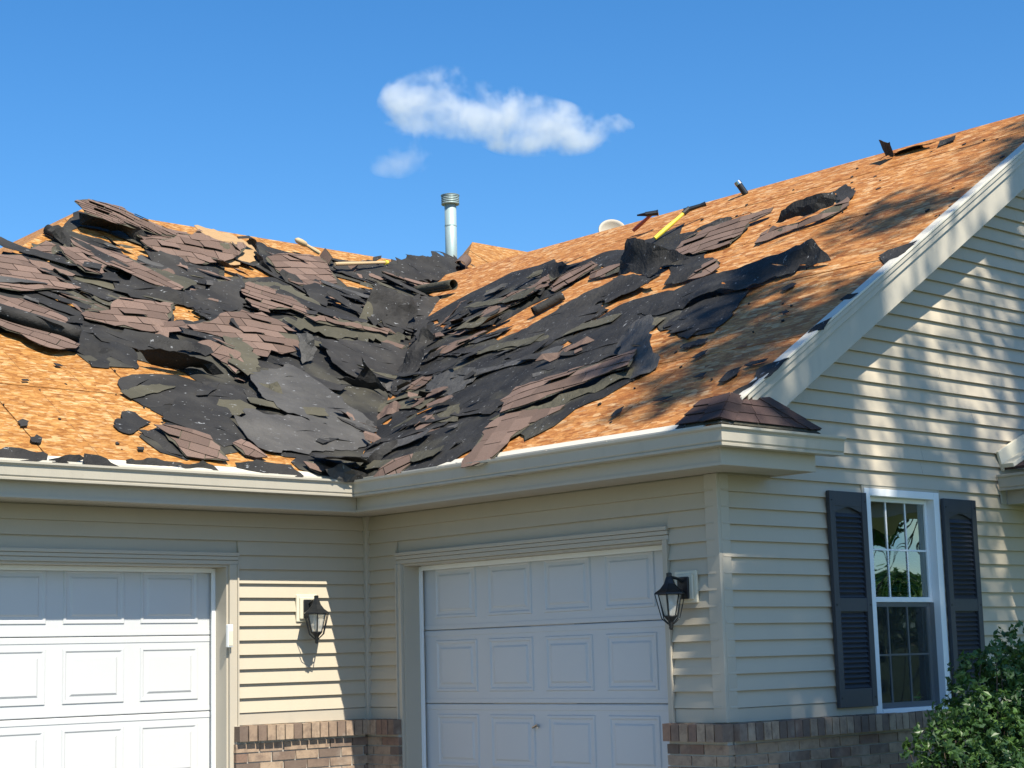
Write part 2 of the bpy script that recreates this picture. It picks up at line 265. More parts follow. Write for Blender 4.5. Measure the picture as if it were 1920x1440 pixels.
('back','A','olive shingle back sheet curving into the valley with its edge lit',[(0.58,2.094,0.12),(0.968,2.235,0.12),(1.238,2.206,0.14),(1.634,2.244,0.14),(2.046,2.238,0.08),(2.308,2.317,0.04),(2.091,2.205,0.03),(1.669,2.077,0.04),(1.257,2.023,0.05),(0.945,2.089,0.06)],None,{}),
('shingle','A','long thin row of brown tabs curving into the valley',[(0.952,2.223,0.14),(1.235,2.207,0.15),(1.462,2.186,0.15),(1.885,2.233,0.12),(2.103,2.235,0.06),(1.709,2.159,0.1),(1.316,2.138,0.12),(1.009,2.132,0.13)],[(1.015,2.274,0.1),(1.984,2.186,0.1)],{}),
('felt','A','smooth black felt sheet in the valley bowl right of the grey scroll',[(0.872,1.847,0.1),(1.29,1.922,0.08),(1.869,2.016,0.05),(2.012,1.992,0.04),(1.646,1.606,0.02),(1.113,1.088,0.02),(1.024,1.239,0.03),(0.754,1.277,0.06),(0.717,1.467,0.08)],None,{}),
('grey_felt','A','large smooth grey felt sheet,the biggest piece in the lower valley',[(-0.262,1.094,0.09),(0.058,1.186,0.13),(0.161,1.062,0.12),(0.265,0.784,0.09),(0.373,0.555,0.06),(0.387,0.336,0.03),(0.056,0.262,0.03),(-0.192,0.349,0.04),(-0.418,0.461,0.05),(-0.502,0.634,0.06),(-0.448,0.942,0.07)],None,{'amp': 0.012}),
('grey_felt','A','lower smooth grey felt sheet with a curled left corner beside the gutter corner',[(-1.062,0.259,0.1),(-0.93,0.34,0.1),(-0.563,0.399,0.06),(-0.154,0.336,0.05),(0.19,0.237,0.04),(0.15,0.108,0.02),(-0.249,-0.015,0.02),(-0.669,-0.115,0.03),(-0.998,-0.114,0.03),(-1.066,0.03,0.04),(-1.066,0.161,0.06)],None,{'amp': 0.015}),
('felt','A','black felt patch with a rounded left end on bare sheathing',[(-1.68,0.822,0.02),(-1.585,0.858,0.04),(-1.336,0.9,0.05),(-1.156,0.89,0.05),(-1.054,0.826,0.05),(-0.771,0.822,0.06),(-0.546,0.711,0.05),(-0.692,0.559,0.04),(-1.073,0.481,0.03),(-1.386,0.492,0.02),(-1.64,0.434,0.01),(-1.727,0.55,0.01),(-1.728,0.706,0.01)],None,{}),
('back','A','olive shingle strip lying across the rounded black patch',[(-1.781,0.622,0.03),(-1.576,0.706,0.05),(-1.249,0.736,0.05),(-1.443,0.635,0.04),(-1.742,0.53,0.02)],None,{}),
('felt','A','square black felt piece with a white nail line below the rounded patch',[(-1.506,0.383,0.05),(-1.299,0.555,0.08),(-1.121,0.543,0.08),(-0.991,0.48,0.06),(-1.061,0.293,0.05),(-1.024,0.084,0.02),(-1.333,-0.081,0.01),(-1.413,0.04,0.01),(-1.56,0.202,0.02)],None,{}),
('back','A','rusty olive shingle scrap beside the large grey felt',[(-1.185,0.352,0.05),(-1.008,0.537,0.08),(-0.808,0.552,0.08),(-0.719,0.463,0.07),(-0.814,0.381,0.05),(-1.006,0.372,0.04)],None,{}),
('felt','A','heart-shaped black felt piece lying alone on bare sheathing',[(-2.075,0.173,0.01),(-1.982,0.219,0.02),(-1.947,0.302,0.03),(-1.882,0.326,0.03),(-1.82,0.263,0.02),(-1.768,0.197,0.02),(-1.901,0.117,0.01),(-2.044,0.013,0.01),(-2.104,0.055,0.01)],None,{}),
('felt','A','ragged black strip left of the lowest shingle sheet on bare sheathing',[(-1.947,0.072,0.02),(-1.842,0.025,0.03),(-1.808,-0.133,0.03),(-1.77,-0.251,0.02),(-1.846,-0.208,0.01),(-1.871,-0.072,0.01),(-1.931,0.006,0.01)],None,{}),
('shingle','A','lowest brown shingle sheet on the left roof just above the gutter',[(-1.797,0.122,0.04),(-1.629,0.105,0.05),(-1.501,0.063,0.05),(-1.426,-0.071,0.04),(-1.439,-0.303,0.03),(-1.642,-0.286,0.02),(-1.761,-0.271,0.02),(-1.762,-0.163,0.03),(-1.763,0.014,0.03)],[(-1.81,0.012,0.04),(-1.484,-0.163,0.04)],{'amp': 0.006}),
('shingle','A','short brown shingle piece right of the lowest shingle sheet',[(-1.251,-0.048,0.03),(-1.158,-0.012,0.05),(-1.103,-0.123,0.05),(-1.057,-0.214,0.03),(-1.159,-0.223,0.02),(-1.231,-0.194,0.02)],[(-1.257,-0.066,0.04),(-1.116,-0.216,0.04)],{}),
('felt','A','black strip lying along the drip edge at the far left above the gutter',[(-3.268,-0.396,0.03),(-3.139,-0.339,0.05),(-3.017,-0.351,0.05),(-2.863,-0.381,0.04),(-2.881,-0.414,0.02),(-2.992,-0.434,0.01),(-3.032,-0.447,0.0),(-3.126,-0.41,0.01),(-3.282,-0.439,0.01)],None,{}),
('felt','A','wavy black strip hanging over the drip edge left of the torn triangle',[(-2.861,-0.395,0.01),(-2.805,-0.414,0.04),(-2.679,-0.385,0.05),(-2.599,-0.389,0.03),(-2.724,-0.42,0.01),(-2.843,-0.432,0.01)],None,{}),
('felt','A','torn black triangle hanging over the left gutter drip edge',[(-2.621,-0.393,0.07),(-2.566,-0.383,0.06),(-2.46,-0.407,0.05),(-2.361,-0.472,0.02),(-2.471,-0.456,0.0),(-2.603,-0.449,0.0),(-2.637,-0.425,0.03)],None,{}),
('felt','A','long black strip lying along the drip edge below the lowest shingle sheet',[(-2.291,-0.37,0.03),(-2.015,-0.342,0.03),(-1.851,-0.379,0.03),(-1.69,-0.348,0.05),(-1.611,-0.369,0.03),(-1.582,-0.415,0.01),(-1.695,-0.382,0.0),(-2.032,-0.387,0.0),(-2.282,-0.385,0.0)],None,{}),
('felt','A','ragged black pad at the drip edge left of the gutter corner',[(-1.406,-0.321,0.03),(-1.216,-0.293,0.05),(-0.95,-0.337,0.05),(-0.942,-0.376,0.04),(-0.889,-0.43,0.02),(-1.053,-0.412,0.0),(-1.268,-0.397,0.0),(-1.395,-0.353,0.0)],None,{}),
('shingle','A','brown shingle scrap on the olive piece beside the gutter corner',[(-0.802,-0.279,0.05),(-0.667,-0.296,0.06),(-0.59,-0.359,0.05),(-0.739,-0.411,0.03),(-0.785,-0.345,0.03)],[(-0.803,-0.293,0.05),(-0.615,-0.361,0.05)],{}),
('grey_felt','A','small grey felt sheet bridging the inner gutter corner',[(-0.752,-0.457,0.1),(-0.599,-0.422,0.14),(-0.566,-0.505,0.14),(-0.397,-0.495,0.1),(-0.362,-0.48,0.04),(-0.609,-0.492,0.03),(-0.7,-0.476,0.05)],None,{}),
('felt','A','boat-shaped black felt curl with a grey inside in the valley',[(0.485,1.102,0.1),(0.715,1.124,0.08),(0.756,1.112,0.2),(0.699,1.12,0.3),(0.822,1.124,0.2),(0.961,0.992,0.08),(0.922,1.103,0.02),(0.725,1.143,0.02)],None,{'jag': 0.3}),
('felt','A','crumpled black felt heap at the top of the valley',[(3.261,3.974,0.1),(3.689,4.171,0.16),(4.154,4.294,0.2),(4.608,4.458,0.2),(4.565,4.266,0.14),(4.133,3.933,0.08),(3.752,3.826,0.05),(3.438,3.805,0.05),(3.289,3.891,0.05)],None,{'amp': 0.022}),
('felt','A','black felt sheet below the yellow-tipped tool',[(2.503,3.839,0.06),(3.044,4.056,0.08),(3.45,4.028,0.1),(3.425,3.804,0.08),(3.122,3.676,0.04),(2.85,3.685,0.03),(2.617,3.745,0.03)],None,{'amp': 0.02}),
('felt','A','tall folded black flap standing at the valley head',[(1.932,2.624,0.12),(2.135,2.789,0.34),(2.47,2.722,0.28),(2.755,2.832,0.22),(2.49,2.571,0.1),(2.166,2.287,0.04),(2.054,2.284,0.04),(2.093,2.519,0.08),(1.915,2.393,0.04)],None,{'jag': 0.3}),
('back','A','olive shingle back standing left of the tall folded flap',[(1.824,2.518,0.06),(2.035,2.714,0.2),(2.175,2.806,0.24),(2.14,2.634,0.14),(2.149,2.532,0.08),(2.004,2.467,0.04)],None,{'jag': 0.4}),
('felt','A','wide dark felt trough behind the tall folded flap',[(2.868,3.123,0.1),(3.03,3.084,0.14),(3.436,3.196,0.16),(3.252,3.001,0.12),(2.641,2.571,0.06),(2.5,2.559,0.05),(2.517,2.768,0.06)],None,{}),
('felt','B','arched black felt tunnel standing in the valley',[(1.03,0.959,0.02),(1.43,1.322,0.08),(1.562,1.235,0.2),(1.715,1.165,0.3),(1.642,0.968,0.24),(1.676,1.085,0.16),(1.437,1.016,0.08),(1.165,0.856,0.04),(0.994,0.804,0.02)],None,{'jag': 0.3}),
('felt','B','smooth black felt band running up the right roof,upper one',[(1.628,0.244,0.02),(1.809,-0.024,0.06),(2.016,-0.146,0.07),(2.201,-0.259,0.08),(2.369,-0.558,0.1),(2.129,-1.212,0.1),(2.143,-1.026,0.06),(2.05,-0.871,0.04),(2.044,-0.547,0.03),(1.846,-0.871,0.02),(1.585,-0.747,0.02),(1.433,-0.653,0.02),(1.247,-0.628,0.02),(1.069,-0.53,0.01),(1.251,-0.135,0.01)],None,{'amp': 0.008}),
('felt','B','tented black felt flap,tallest piece on the right roof',[(2.594,-0.276,0.04),(2.69,-0.292,0.16),(2.742,-0.377,0.28),(2.697,-0.515,0.29),(2.624,-0.764,0.22),(2.632,-0.93,0.12),(2.523,-1.17,0.05),(2.546,-0.964,0.04),(2.452,-0.925,0.06),(2.347,-0.869,0.03),(2.518,-0.541,0.04)],None,{'jag': 0.25,'amp': 0.006}),
('felt','B','long smooth felt band with a folded far end near the rake',[(1.562,-1.463,0.03),(1.796,-1.579,0.06),(1.873,-1.803,0.08),(1.918,-2.311,0.09),(1.956,-2.597,0.1),(1.954,-2.815,0.13),(1.955,-2.938,0.16),(1.843,-3.081,0.1),(1.774,-3.189,0.03),(1.769,-3.001,0.02),(1.796,-2.893,0.04),(1.705,-2.879,0.02),(1.68,-2.679,0.03),(1.552,-2.591,0.05),(1.582,-2.323,0.08),(1.526,-2.101,0.07),(1.464,-2.027,0.03),(1.48,-1.732,0.02)],None,{'amp': 0.01,'jag': 0.5}),
('felt','B','flat black felt under the long band,with a stepped lower edge',[(1.49,-1.998,0.02),(1.559,-2.211,0.03),(1.588,-2.571,0.02),(1.221,-2.718,0.01),(1.03,-2.729,0.01),(0.961,-2.467,0.02),(1.086,-2.459,0.02),(1.08,-2.23,0.02),(1.216,-2.145,0.02),(1.202,-2.067,0.02),(1.442,-1.905,0.02)],None,{}),
('grey_felt','B','stiff grey shingle mat corner standing upright on the right roof',[(0.98,-1.846,0.08),(1.073,-1.956,0.16),(1.049,-2.131,0.2),(0.92,-2.286,0.17),(0.534,-2.608,0.02),(0.428,-2.494,0.02),(0.609,-2.199,0.03)],None,{'amp': 0.004}),
('felt','B','black felt with many nail marks left of the stiff mat corner',[(1.062,-0.794,0.02),(1.261,-1.086,0.04),(1.371,-1.402,0.06),(1.372,-1.658,0.06),(0.952,-1.981,0.03),(0.811,-1.754,0.02),(0.752,-1.417,0.02)],None,{}),
('shingle','B','long rust-brown rolled shingle strip on the right roof',[(0.126,-1.471,0.07),(0.386,-1.291,0.08),(0.481,-1.269,0.09),(0.508,-1.484,0.09),(0.586,-1.908,0.09),(0.662,-2.103,0.09),(0.736,-2.27,0.09),(0.635,-2.318,0.08),(0.483,-2.425,0.08),(0.487,-2.26,0.07),(0.412,-2.122,0.07),(0.308,-1.905,0.07),(0.184,-1.703,0.07)],[(0.395,-1.309,0.08),(0.573,-2.024,0.08)],{'amp': 0.003,'bulge': 0.015}),
('back','B','dark olive shingle strip directly below the rust-brown rolled strip',[(0.041,-1.476,0.02),(0.189,-1.394,0.04),(0.195,-1.735,0.05),(0.31,-1.945,0.05),(0.424,-2.205,0.05),(0.559,-2.382,0.04),(0.482,-2.495,0.02),(0.334,-2.275,0.02),(0.224,-2.008,0.01),(0.099,-1.757,0.01)],None,{}),
('shingle','B','long brown shingle strip lying down to the right gutter',[(-0.528,-1.775,0.03),(-0.339,-1.675,0.04),(-0.092,-1.513,0.05),(0.096,-1.475,0.05),(0.171,-1.671,0.04),(0.163,-2.083,0.03),(0.115,-2.073,0.02),(-0.048,-1.921,0.02),(-0.184,-1.893,0.02),(-0.376,-1.979,0.02),(-0.489,-1.998,0.02)],[(-0.407,-1.718,0.03),(0.176,-1.402,0.03)],{'amp': 0.006}),
('back','B','small square olive panel in a white-edged frame on black felt',[(0.296,-0.497,0.02),(0.456,-0.351,0.04),(0.482,-0.596,0.05),(0.241,-0.832,0.02)],None,{}),
('shingle','B','short purple-brown shingle beside the square olive panel',[(0.201,-0.406,0.01),(0.386,-0.232,0.03),(0.43,-0.369,0.04),(0.288,-0.5,0.02)],[(0.2,-0.433,0.03),(0.294,-0.499,0.03)],{}),
('shingle','B','brown shingle patch at the foot of the valley on the right gutter',[(-0.453,-0.699,0.02),(-0.38,-0.714,0.04),(-0.283,-0.754,0.05),(-0.225,-0.893,0.04),(-0.315,-0.971,0.02),(-0.46,-0.998,0.01)],[(-0.43,-0.708,0.03),(-0.249,-0.884,0.03)],{}),
('felt','B','curved black felt lip sweeping down the valley foot',[(-0.337,-0.363,0.05),(-0.298,-0.492,0.1),(-0.114,-0.416,0.1),(0.016,-0.417,0.06),(-0.085,-0.459,0.03),(-0.223,-0.434,0.02),(-0.361,-0.45,0.02)],None,{}),
('shingle','B','brown shingle strip with black felt above in the upper right debris band',[(2.365,1.431,0.03),(2.519,1.32,0.06),(2.685,1.19,0.08),(2.796,0.94,0.08),(2.95,0.955,0.08),(2.772,0.715,0.05),(2.624,0.854,0.04),(2.461,0.977,0.03),(2.288,1.125,0.02)],[(2.399,1.343,0.05),(2.774,1.009,0.05)],{}),
('shingle','B','brown shingle strip nearest the tented flap on its left side',[(2.708,0.215,0.02),(2.802,0.119,0.05),(2.776,-0.166,0.06),(2.68,-0.24,0.03),(2.668,-0.061,0.02)],[(2.677,0.171,0.04),(2.776,-0.135,0.04)],{}),
('shingle','B','pointed brown shingle strip in the upper debris band,left of that short strip',[(2.758,0.858,0.03),(2.86,0.652,0.07),(3.046,0.486,0.07),(2.953,0.322,0.05),(2.781,0.42,0.03),(2.596,0.551,0.02)],[(2.72,0.791,0.05),(3.047,0.499,0.05)],{}),
('felt','B','crumpled black felt lump in the upper right debris band',[(3.262,1.445,0.06),(3.052,0.842,0.14),(2.95,0.64,0.1),(2.974,0.822,0.04),(2.982,1.078,0.03)],None,{'amp': 0.03}),
('shingle','B','stack of brown shingle rows right of the tented flap',[(2.811,-0.72,0.03),(2.982,-0.697,0.06),(3.156,-0.863,0.07),(3.178,-1.269,0.07),(3.237,-1.511,0.06),(3.175,-1.521,0.04),(3.099,-1.343,0.03),(2.876,-1.433,0.02),(2.7,-1.462,0.02),(2.674,-1.25,0.02),(2.667,-1.076,0.02)],[(2.792,-0.799,0.05),(2.955,-1.441,0.05)],{'amp': 0.006}),
('felt','B','dark felt edge above the brown shingle rows right of the tented flap',[(3.286,-0.535,0.02),(3.39,-0.74,0.04),(3.35,-1.113,0.04),(3.323,-1.444,0.04),(3.332,-1.357,0.02),(3.374,-0.96,0.02),(3.272,-0.737,0.02)],None,{}),
('shingle','B','brown shingle strip under the rolled black mat near the ridge',[(2.553,-1.84,0.02),(2.685,-1.816,0.04),(2.712,-2.032,0.05),(2.774,-2.308,0.05),(3.065,-2.408,0.04),(2.921,-2.513,0.02),(2.726,-2.409,0.02),(2.673,-2.157,0.02),(2.58,-1.951,0.01)],[(2.58,-1.855,0.04),(2.745,-2.484,0.04)],{'amp': 0.005}),
('felt','B','rolled black mat with grey straps lying near the ridge of the right roof',[(2.887,-1.806,0.04),(2.916,-1.88,0.12),(2.932,-2.025,0.16),(2.937,-2.298,0.17),(2.998,-2.371,0.14),(2.949,-2.395,0.08),(2.93,-2.363,0.05),(2.867,-2.239,0.05),(2.876,-2.069,0.05)],None,{'bulge': 0.03,'amp': 0.004}),
('felt','B','dark ragged felt piece at the right end of the rolled mat',[(3.327,-2.078,0.03),(3.386,-2.154,0.05),(3.208,-2.381,0.03),(3.084,-2.412,0.02),(3.046,-2.333,0.02)],None,{}),
('shingle','B','brown shingle scrap between the tented flap and the long felt band',[(2.066,-1.55,0.03),(2.261,-1.568,0.06),(2.311,-1.668,0.06),(2.196,-1.777,0.03),(2.069,-1.713,0.02)],[(2.068,-1.565,0.04),(2.244,-1.714,0.04)],{}),
('felt','B','small square felt panel above the long felt band',[(2.074,-1.282,0.03),(2.231,-1.245,0.06),(2.21,-1.589,0.07),(2.115,-1.65,0.03),(2.062,-1.491,0.02)],None,{}),
('grey_felt','B','grey smooth felt hump in the middle of the right valley slope',[(0.857,0.28,0.02),(1.093,0.426,0.07),(1.106,0.185,0.09),(1.057,-0.135,0.08),(1.01,-0.26,0.04),(0.813,-0.243,0.02),(0.742,-0.122,0.01)],None,{}),
('shingle','B','narrow brown shingle stripe beside the valley,above the orange slot',[(0.992,0.758,0.03),(1.091,0.722,0.05),(1.203,0.636,0.06),(1.1,0.49,0.04),(0.992,0.585,0.02)],[(0.986,0.728,0.04),(1.195,0.639,0.04)],{}),
('shingle','B','narrow brown shingle stripe under the arched tunnel',[(1.686,1.316,0.03),(1.763,1.124,0.06),(1.804,0.95,0.06),(1.719,0.944,0.03),(1.68,1.164,0.02)],[(1.679,1.285,0.04),(1.823,1.06,0.04)],{}),
('felt','B','black strip of felt standing at the ridge near the top right corner',[(3.973,-2.017,0.0),(3.983,-2.18,0.03),(3.932,-2.398,0.05),(3.917,-2.694,0.04),(4.065,-2.394,0.0),(4.004,-2.218,0.0)],None,{}),
('felt','B','short dark shingle piece lying at the ridge beside the standing strip',[(3.854,-2.742,0.02),(3.953,-2.704,0.03),(3.978,-2.843,0.03),(3.902,-2.877,0.02),(3.877,-2.775,0.01)],None,{}),
('felt','B','dark felt tab tucked under the rake trim,lowest of its row',[(-0.143,-3.819,0.01),(-0.051,-3.782,0.02),(0.013,-3.835,0.02),(0.085,-3.883,0.02),(-0.039,-3.868,0.0),(-0.141,-3.88,0.0)],None,{}),
('felt','B','dark felt tab tucked under the rake trim,second of its row from below',[(0.098,-3.846,0.01),(0.222,-3.773,0.02),(0.264,-3.847,0.02),(0.284,-3.958,0.02),(0.125,-3.926,0.0)],None,{}),
('felt','B','dark felt tab at the rake trim beside the big tree shadow',[(0.629,-3.837,0.01),(0.707,-3.848,0.02),(0.783,-3.919,0.02),(0.662,-3.935,0.0)],None,{}),
('felt','B','dark felt tab at the rake trim,fourth of its row from below',[(1.069,-3.769,0.01),(1.106,-3.813,0.02),(1.087,-3.913,0.02),(1.03,-3.858,0.0)],None,{}),
('felt','B','large dark felt tab at the rake trim right of the long band fold',[(1.701,-3.644,0.01),(1.736,-3.7,0.02),(1.791,-3.906,0.02),(1.683,-3.886,0.01),(1.557,-3.879,0.0),(1.493,-3.858,0.0)],None,{}),
('felt','B','small upright black corner standing on the ridge near the top right',[(3.989,-2.129,0.17),(3.871,-2.316,0.16),(3.918,-2.268,0.03),(3.966,-2.154,0.02)],None,{}),
('felt','B','small black scrap on bare sheathing,under the stepped felt edge',[(0.773,-2.683,0.02),(0.856,-2.71,0.02),(0.841,-2.812,0.02),(0.764,-2.814,0.02)],None,{}),
('felt','B','small black scrap on bare sheathing,touching the tree shadow,right of the stiff mat corner',[(0.773,-2.608,0.02),(0.825,-2.597,0.02),(0.841,-2.688,0.02),(0.742,-2.72,0.02)],None,{}),
('felt','B','small black scrap on bare sheathing,second below the stepped felt edge',[(0.565,-2.901,0.02),(0.639,-2.923,0.02),(0.654,-2.968,0.02),(0.592,-2.997,0.02),(0.551,-2.951,0.02)],None,{}),
('felt','B','small black scrap on bare sheathing,largest in the tree shadow above the corner eave',[(0.121,-3.515,0.02),(0.252,-3.485,0.02),(0.287,-3.567,0.02),(0.223,-3.598,0.02),(0.118,-3.575,0.02)],None,{}),
('felt','B','small black scrap on bare sheathing,thin and long beside the largest shadowed scrap',[(0.303,-3.576,0.02),(0.337,-3.614,0.02),(0.333,-3.749,0.02),(0.297,-3.743,0.02),(0.277,-3.628,0.02)],None,{}),
('felt','B','small black scrap on bare sheathing,lying alone below the long band fold',[(1.46,-2.972,0.02),(1.538,-3.008,0.02),(1.509,-3.069,0.02),(1.462,-3.077,0.02),(1.419,-3.028,0.02)],None,{}),
('felt','B','small black scrap on bare sheathing,left of the largest shadowed scrap',[(0.258,-3.183,0.02),(0.301,-3.216,0.02),(0.302,-3.261,0.02),(0.248,-3.275,0.02)],None,{}),
('felt','B','small black scrap on bare sheathing,midway between the rust-brown strip and the corner eave',[(0.014,-3.05,0.02),(0.042,-3.119,0.02),(0.042,-3.198,0.02),(-0.006,-3.139,0.02)],None,{}),
('felt','B','small black scrap on bare sheathing,slanting just above the right gutter',[(-0.113,-2.786,0.02),(-0.033,-2.757,0.02),(0.01,-2.79,0.02),(-0.062,-2.834,0.02),(-0.112,-2.809,0.02)],None,{}),
('felt','B','small black scrap on bare sheathing,beside the middle rake trim',[(1.035,-3.282,0.02),(1.052,-3.338,0.02),(1.024,-3.383,0.02),(0.992,-3.353,0.02)],None,{}),
('felt','B','small black scrap on bare sheathing,standing near the right gutter end',[(-0.412,-3.64,0.02),(-0.344,-3.615,0.02),(-0.321,-3.637,0.02),(-0.364,-3.685,0.02),(-0.422,-3.693,0.02)],None,{}),
('felt','A','small black scrap on bare sheathing,upper of the two lumps at the left edge',[(-2.852,0.066,0.02),(-2.801,0.1,0.02),(-2.766,0.077,0.02),(-2.803,0.018,0.02),(-2.863,0.003,0.02)],None,{'amp': 0.02}),
('felt','A','small black scrap on bare sheathing,lower of the two lumps at the left edge',[(-2.86,-0.138,0.02),(-2.801,-0.104,0.02),(-2.778,-0.141,0.02),(-2.826,-0.207,0.02),(-2.879,-0.2,0.02)],None,{'amp': 0.02}),
('felt','A','small black scrap on bare sheathing,left of the lowest shingle sheet',[(-2.089,-0.169,0.02),(-2.032,-0.163,0.02),(-2.057,-0.207,0.02),(-2.101,-0.212,0.02)],None,{'amp': 0.02}),
('felt','A','small black scrap on bare sheathing,below the black felt skirt',[(-2.122,0.991,0.02),(-2.074,0.984,0.02),(-2.064,0.954,0.02),(-2.121,0.951,0.02)],None,{'amp': 0.02}),
('felt','A','small black scrap on bare sheathing,midway up the bare left slope',[(-2.524,0.685,0.02),(-2.471,0.694,0.02),(-2.47,0.672,0.02),(-2.527,0.662,0.02)],None,{'amp': 0.02}),
('felt','A','black felt flap added to shade the inner gutter corner, curling up and out over it',[(-0.62,-0.12,0.04),(-0.35,-0.15,0.04),(-0.36,-0.35,0.12),(-0.47,-0.5,0.24),(-0.6,-0.52,0.25),(-0.75,-0.49,0.22),(-0.72,-0.35,0.13)],None,{'amp': 0.006})]  # last flap is added, shaped to cast shade on the gutter corner
BASES=[('A',[(-2.493,2.525),(-1.608,2.964),(-1.356,3.081),(-0.957,3.375),(-0.597,3.852),(-0.131,4.396),(0.178,4.38),(0.514,4.346),(0.86,4.211),(0.881,4.094),(1.376,3.941),(1.953,4.372),(2.43,4.326),(2.942,4.258),(4.202,4.534),(4.718,4.6),(3.578,3.502),(2.747,2.711),(2.092,2.031),(1.35,1.302),(0.564,0.56),(-0.15,-0.16),(-0.446,-0.386),(-0.706,-0.381),(-0.847,-0.315),(-0.847,-0.215),(-0.752,-0.147),(-0.965,-0.082),(-1.062,-0.019),(-1.271,-0.13),(-1.763,-0.286),(-1.922,-0.2),(-1.971,0.004),(-1.697,0.182),(-1.554,0.275),(-1.64,0.413),(-1.601,0.572),(-1.675,0.677),(-1.69,0.793),(-1.626,0.884),(-1.311,0.996),(-1.059,1.023),(-0.914,0.948),(-0.95,1.084),(-1.135,1.136),(-1.27,1.212),(-1.376,1.075),(-1.625,1.046),(-1.775,1.044),(-1.811,1.243),(-1.926,1.279),(-2.073,1.291),(-2.127,1.465),(-2.32,1.448),(-2.909,1.527)],[[(-0.502,3.825),(-0.323,3.978),(-0.034,3.92),(0.17,3.714),(0.13,3.506),(0.014,3.258),(-0.137,3.236),(-0.191,3.376),(-0.173,3.608),(-0.248,3.734)],[(-1.217,3.028),(-1.057,3.075),(-0.899,2.984),(-0.82,2.87),(-1.129,2.835),(-1.196,2.95)],[(-1.603,2.262),(-1.446,2.216),(-1.17,2.373),(-1.151,2.242),(-1.231,2.193),(-1.312,2.032),(-1.518,1.983),(-1.544,2.116)],[(0.946,3.515),(1.191,3.656),(1.543,3.807),(1.45,3.482),(1.644,3.394),(1.229,3.339),(0.772,3.214)],[(1.984,4.369),(2.442,4.342),(2.967,4.292),(3.438,4.338),(2.88,4.175),(2.314,4.161),(1.959,4.232)],[(-0.269,2.38),(-0.112,2.418),(0.046,2.235),(-0.201,2.099),(-0.475,2.037)],[(2.441,3.696),(2.716,3.587),(2.825,3.802),(2.949,3.798),(2.97,3.679),(2.761,3.464),(2.402,3.443)],[(2.095,3.326),(2.183,3.267),(1.965,2.947),(1.814,2.865)],[(-1.286,1.433),(-1.206,1.423),(-1.198,1.338),(-1.336,1.319)],[(-1.317,1.229),(-1.239,1.201),(-0.987,1.103),(-1.174,1.07),(-1.345,1.097)],[(-1.182,-0.062),(-1.062,-0.019),(-1.026,-0.103),(-0.918,-0.15),(-0.836,-0.199),(-1.05,-0.207),(-1.151,-0.153)]]),('B',[(-0.373,-0.334),(0.096,0.094),(0.693,0.639),(1.324,1.245),(1.989,1.919),(2.82,2.758),(2.313,1.661),(1.897,0.77),(1.744,0.386),(1.911,0.121),(2.149,0.033),(2.38,-0.033),(2.584,-0.295),(2.404,-0.936),(2.154,-0.768),(2.065,-0.509),(1.865,-0.842),(1.568,-0.752),(1.356,-0.844),(1.287,-0.749),(1.208,-0.72),(1.14,-0.975),(1.32,-0.972),(1.575,-0.869),(1.832,-0.891),(1.973,-1.031),(1.989,-1.313),(1.942,-1.699),(1.567,-2.346),(1.217,-2.691),(0.96,-2.759),(0.981,-2.438),(1.139,-2.219),(1.192,-2.038),(1.428,-1.757),(1.426,-1.686),(0.562,-2.571),(0.43,-2.481),(0.225,-2.37),(0.131,-2.203),(-0.075,-2.203),(-0.225,-2.071),(-0.088,-1.787),(-0.412,-2.007),(-0.448,-1.856),(-0.475,-1.721),(-0.361,-1.417),(-0.435,-1.213),(-0.439,-0.915),(-0.45,-0.617)],[[(0.847,0.872),(1.038,0.96),(1.021,0.851),(0.847,0.763)],[(0.475,0.079),(0.649,0.041),(0.789,-0.02),(0.696,-0.123),(0.516,-0.12),(0.442,-0.01)],[(0.473,0.401),(0.565,0.363),(0.43,0.262)],[(1.159,-0.49),(1.268,-0.467),(1.255,-0.545),(1.157,-0.586)],[(-0.194,-0.826),(-0.122,-0.911),(-0.194,-0.98)],[(-0.375,-1.463),(-0.241,-1.536),(-0.288,-1.618),(-0.427,-1.62)]]),('B',[(2.8,2.69),(2.942,2.65),(3.148,2.539),(3.333,2.394),(3.568,2.204),(3.544,1.779),(3.63,1.636),(3.311,1.141),(3.322,0.945),(3.427,0.76),(3.346,0.412),(3.521,0.08),(3.649,-0.107),(3.374,-0.284),(3.276,-0.723),(2.888,-1.146),(2.633,-1.215),(2.338,-1.653),(2.28,-1.577),(2.336,-1.178),(2.631,-0.729),(2.552,-0.645),(2.753,-0.133),(3.032,0.373),(2.976,0.353),(2.773,0.464),(2.627,0.455),(2.499,0.639),(2.264,0.781),(2.126,1.029),(2.365,1.644)],[])]
ZONES=[('A',[(-1.788,2.58),(-0.858,3.263),(0.215,3.822),(0.707,3.857),(1.645,3.961),(2.782,4.043),(4.527,4.545),(2.705,2.701),(1.316,1.296),(0.164,0.183),(-0.454,-0.3),(-0.782,-0.223),(-0.966,0.125),(-1.358,0.377),(-1.403,0.681),(-0.877,0.929),(-1.124,1.483),(-1.803,1.346),(-2.162,1.786)],95),('B',[(-0.178,-0.263),(0.623,0.493),(1.55,1.284),(2.464,2.241),(3.017,2.077),(3.408,1.405),(2.997,0.549),(2.48,0.726),(1.758,0.437),(1.121,-0.075),(0.591,-0.359),(0.014,-0.728),(-0.332,-0.781)],75),('B',[(1.235,0.054),(1.433,-0.126),(1.364,-0.959),(1.566,-1.355),(0.821,-2.114),(0.7,-1.167),(0.35,-1.132),(-0.322,-1.487),(-0.383,-1.089)],12),('A',[(2.782,4.043),(3.465,4.373),(5.288,5.054),(3.766,3.549),(2.593,2.565),(2.111,2.459),(1.948,2.752)],60)]
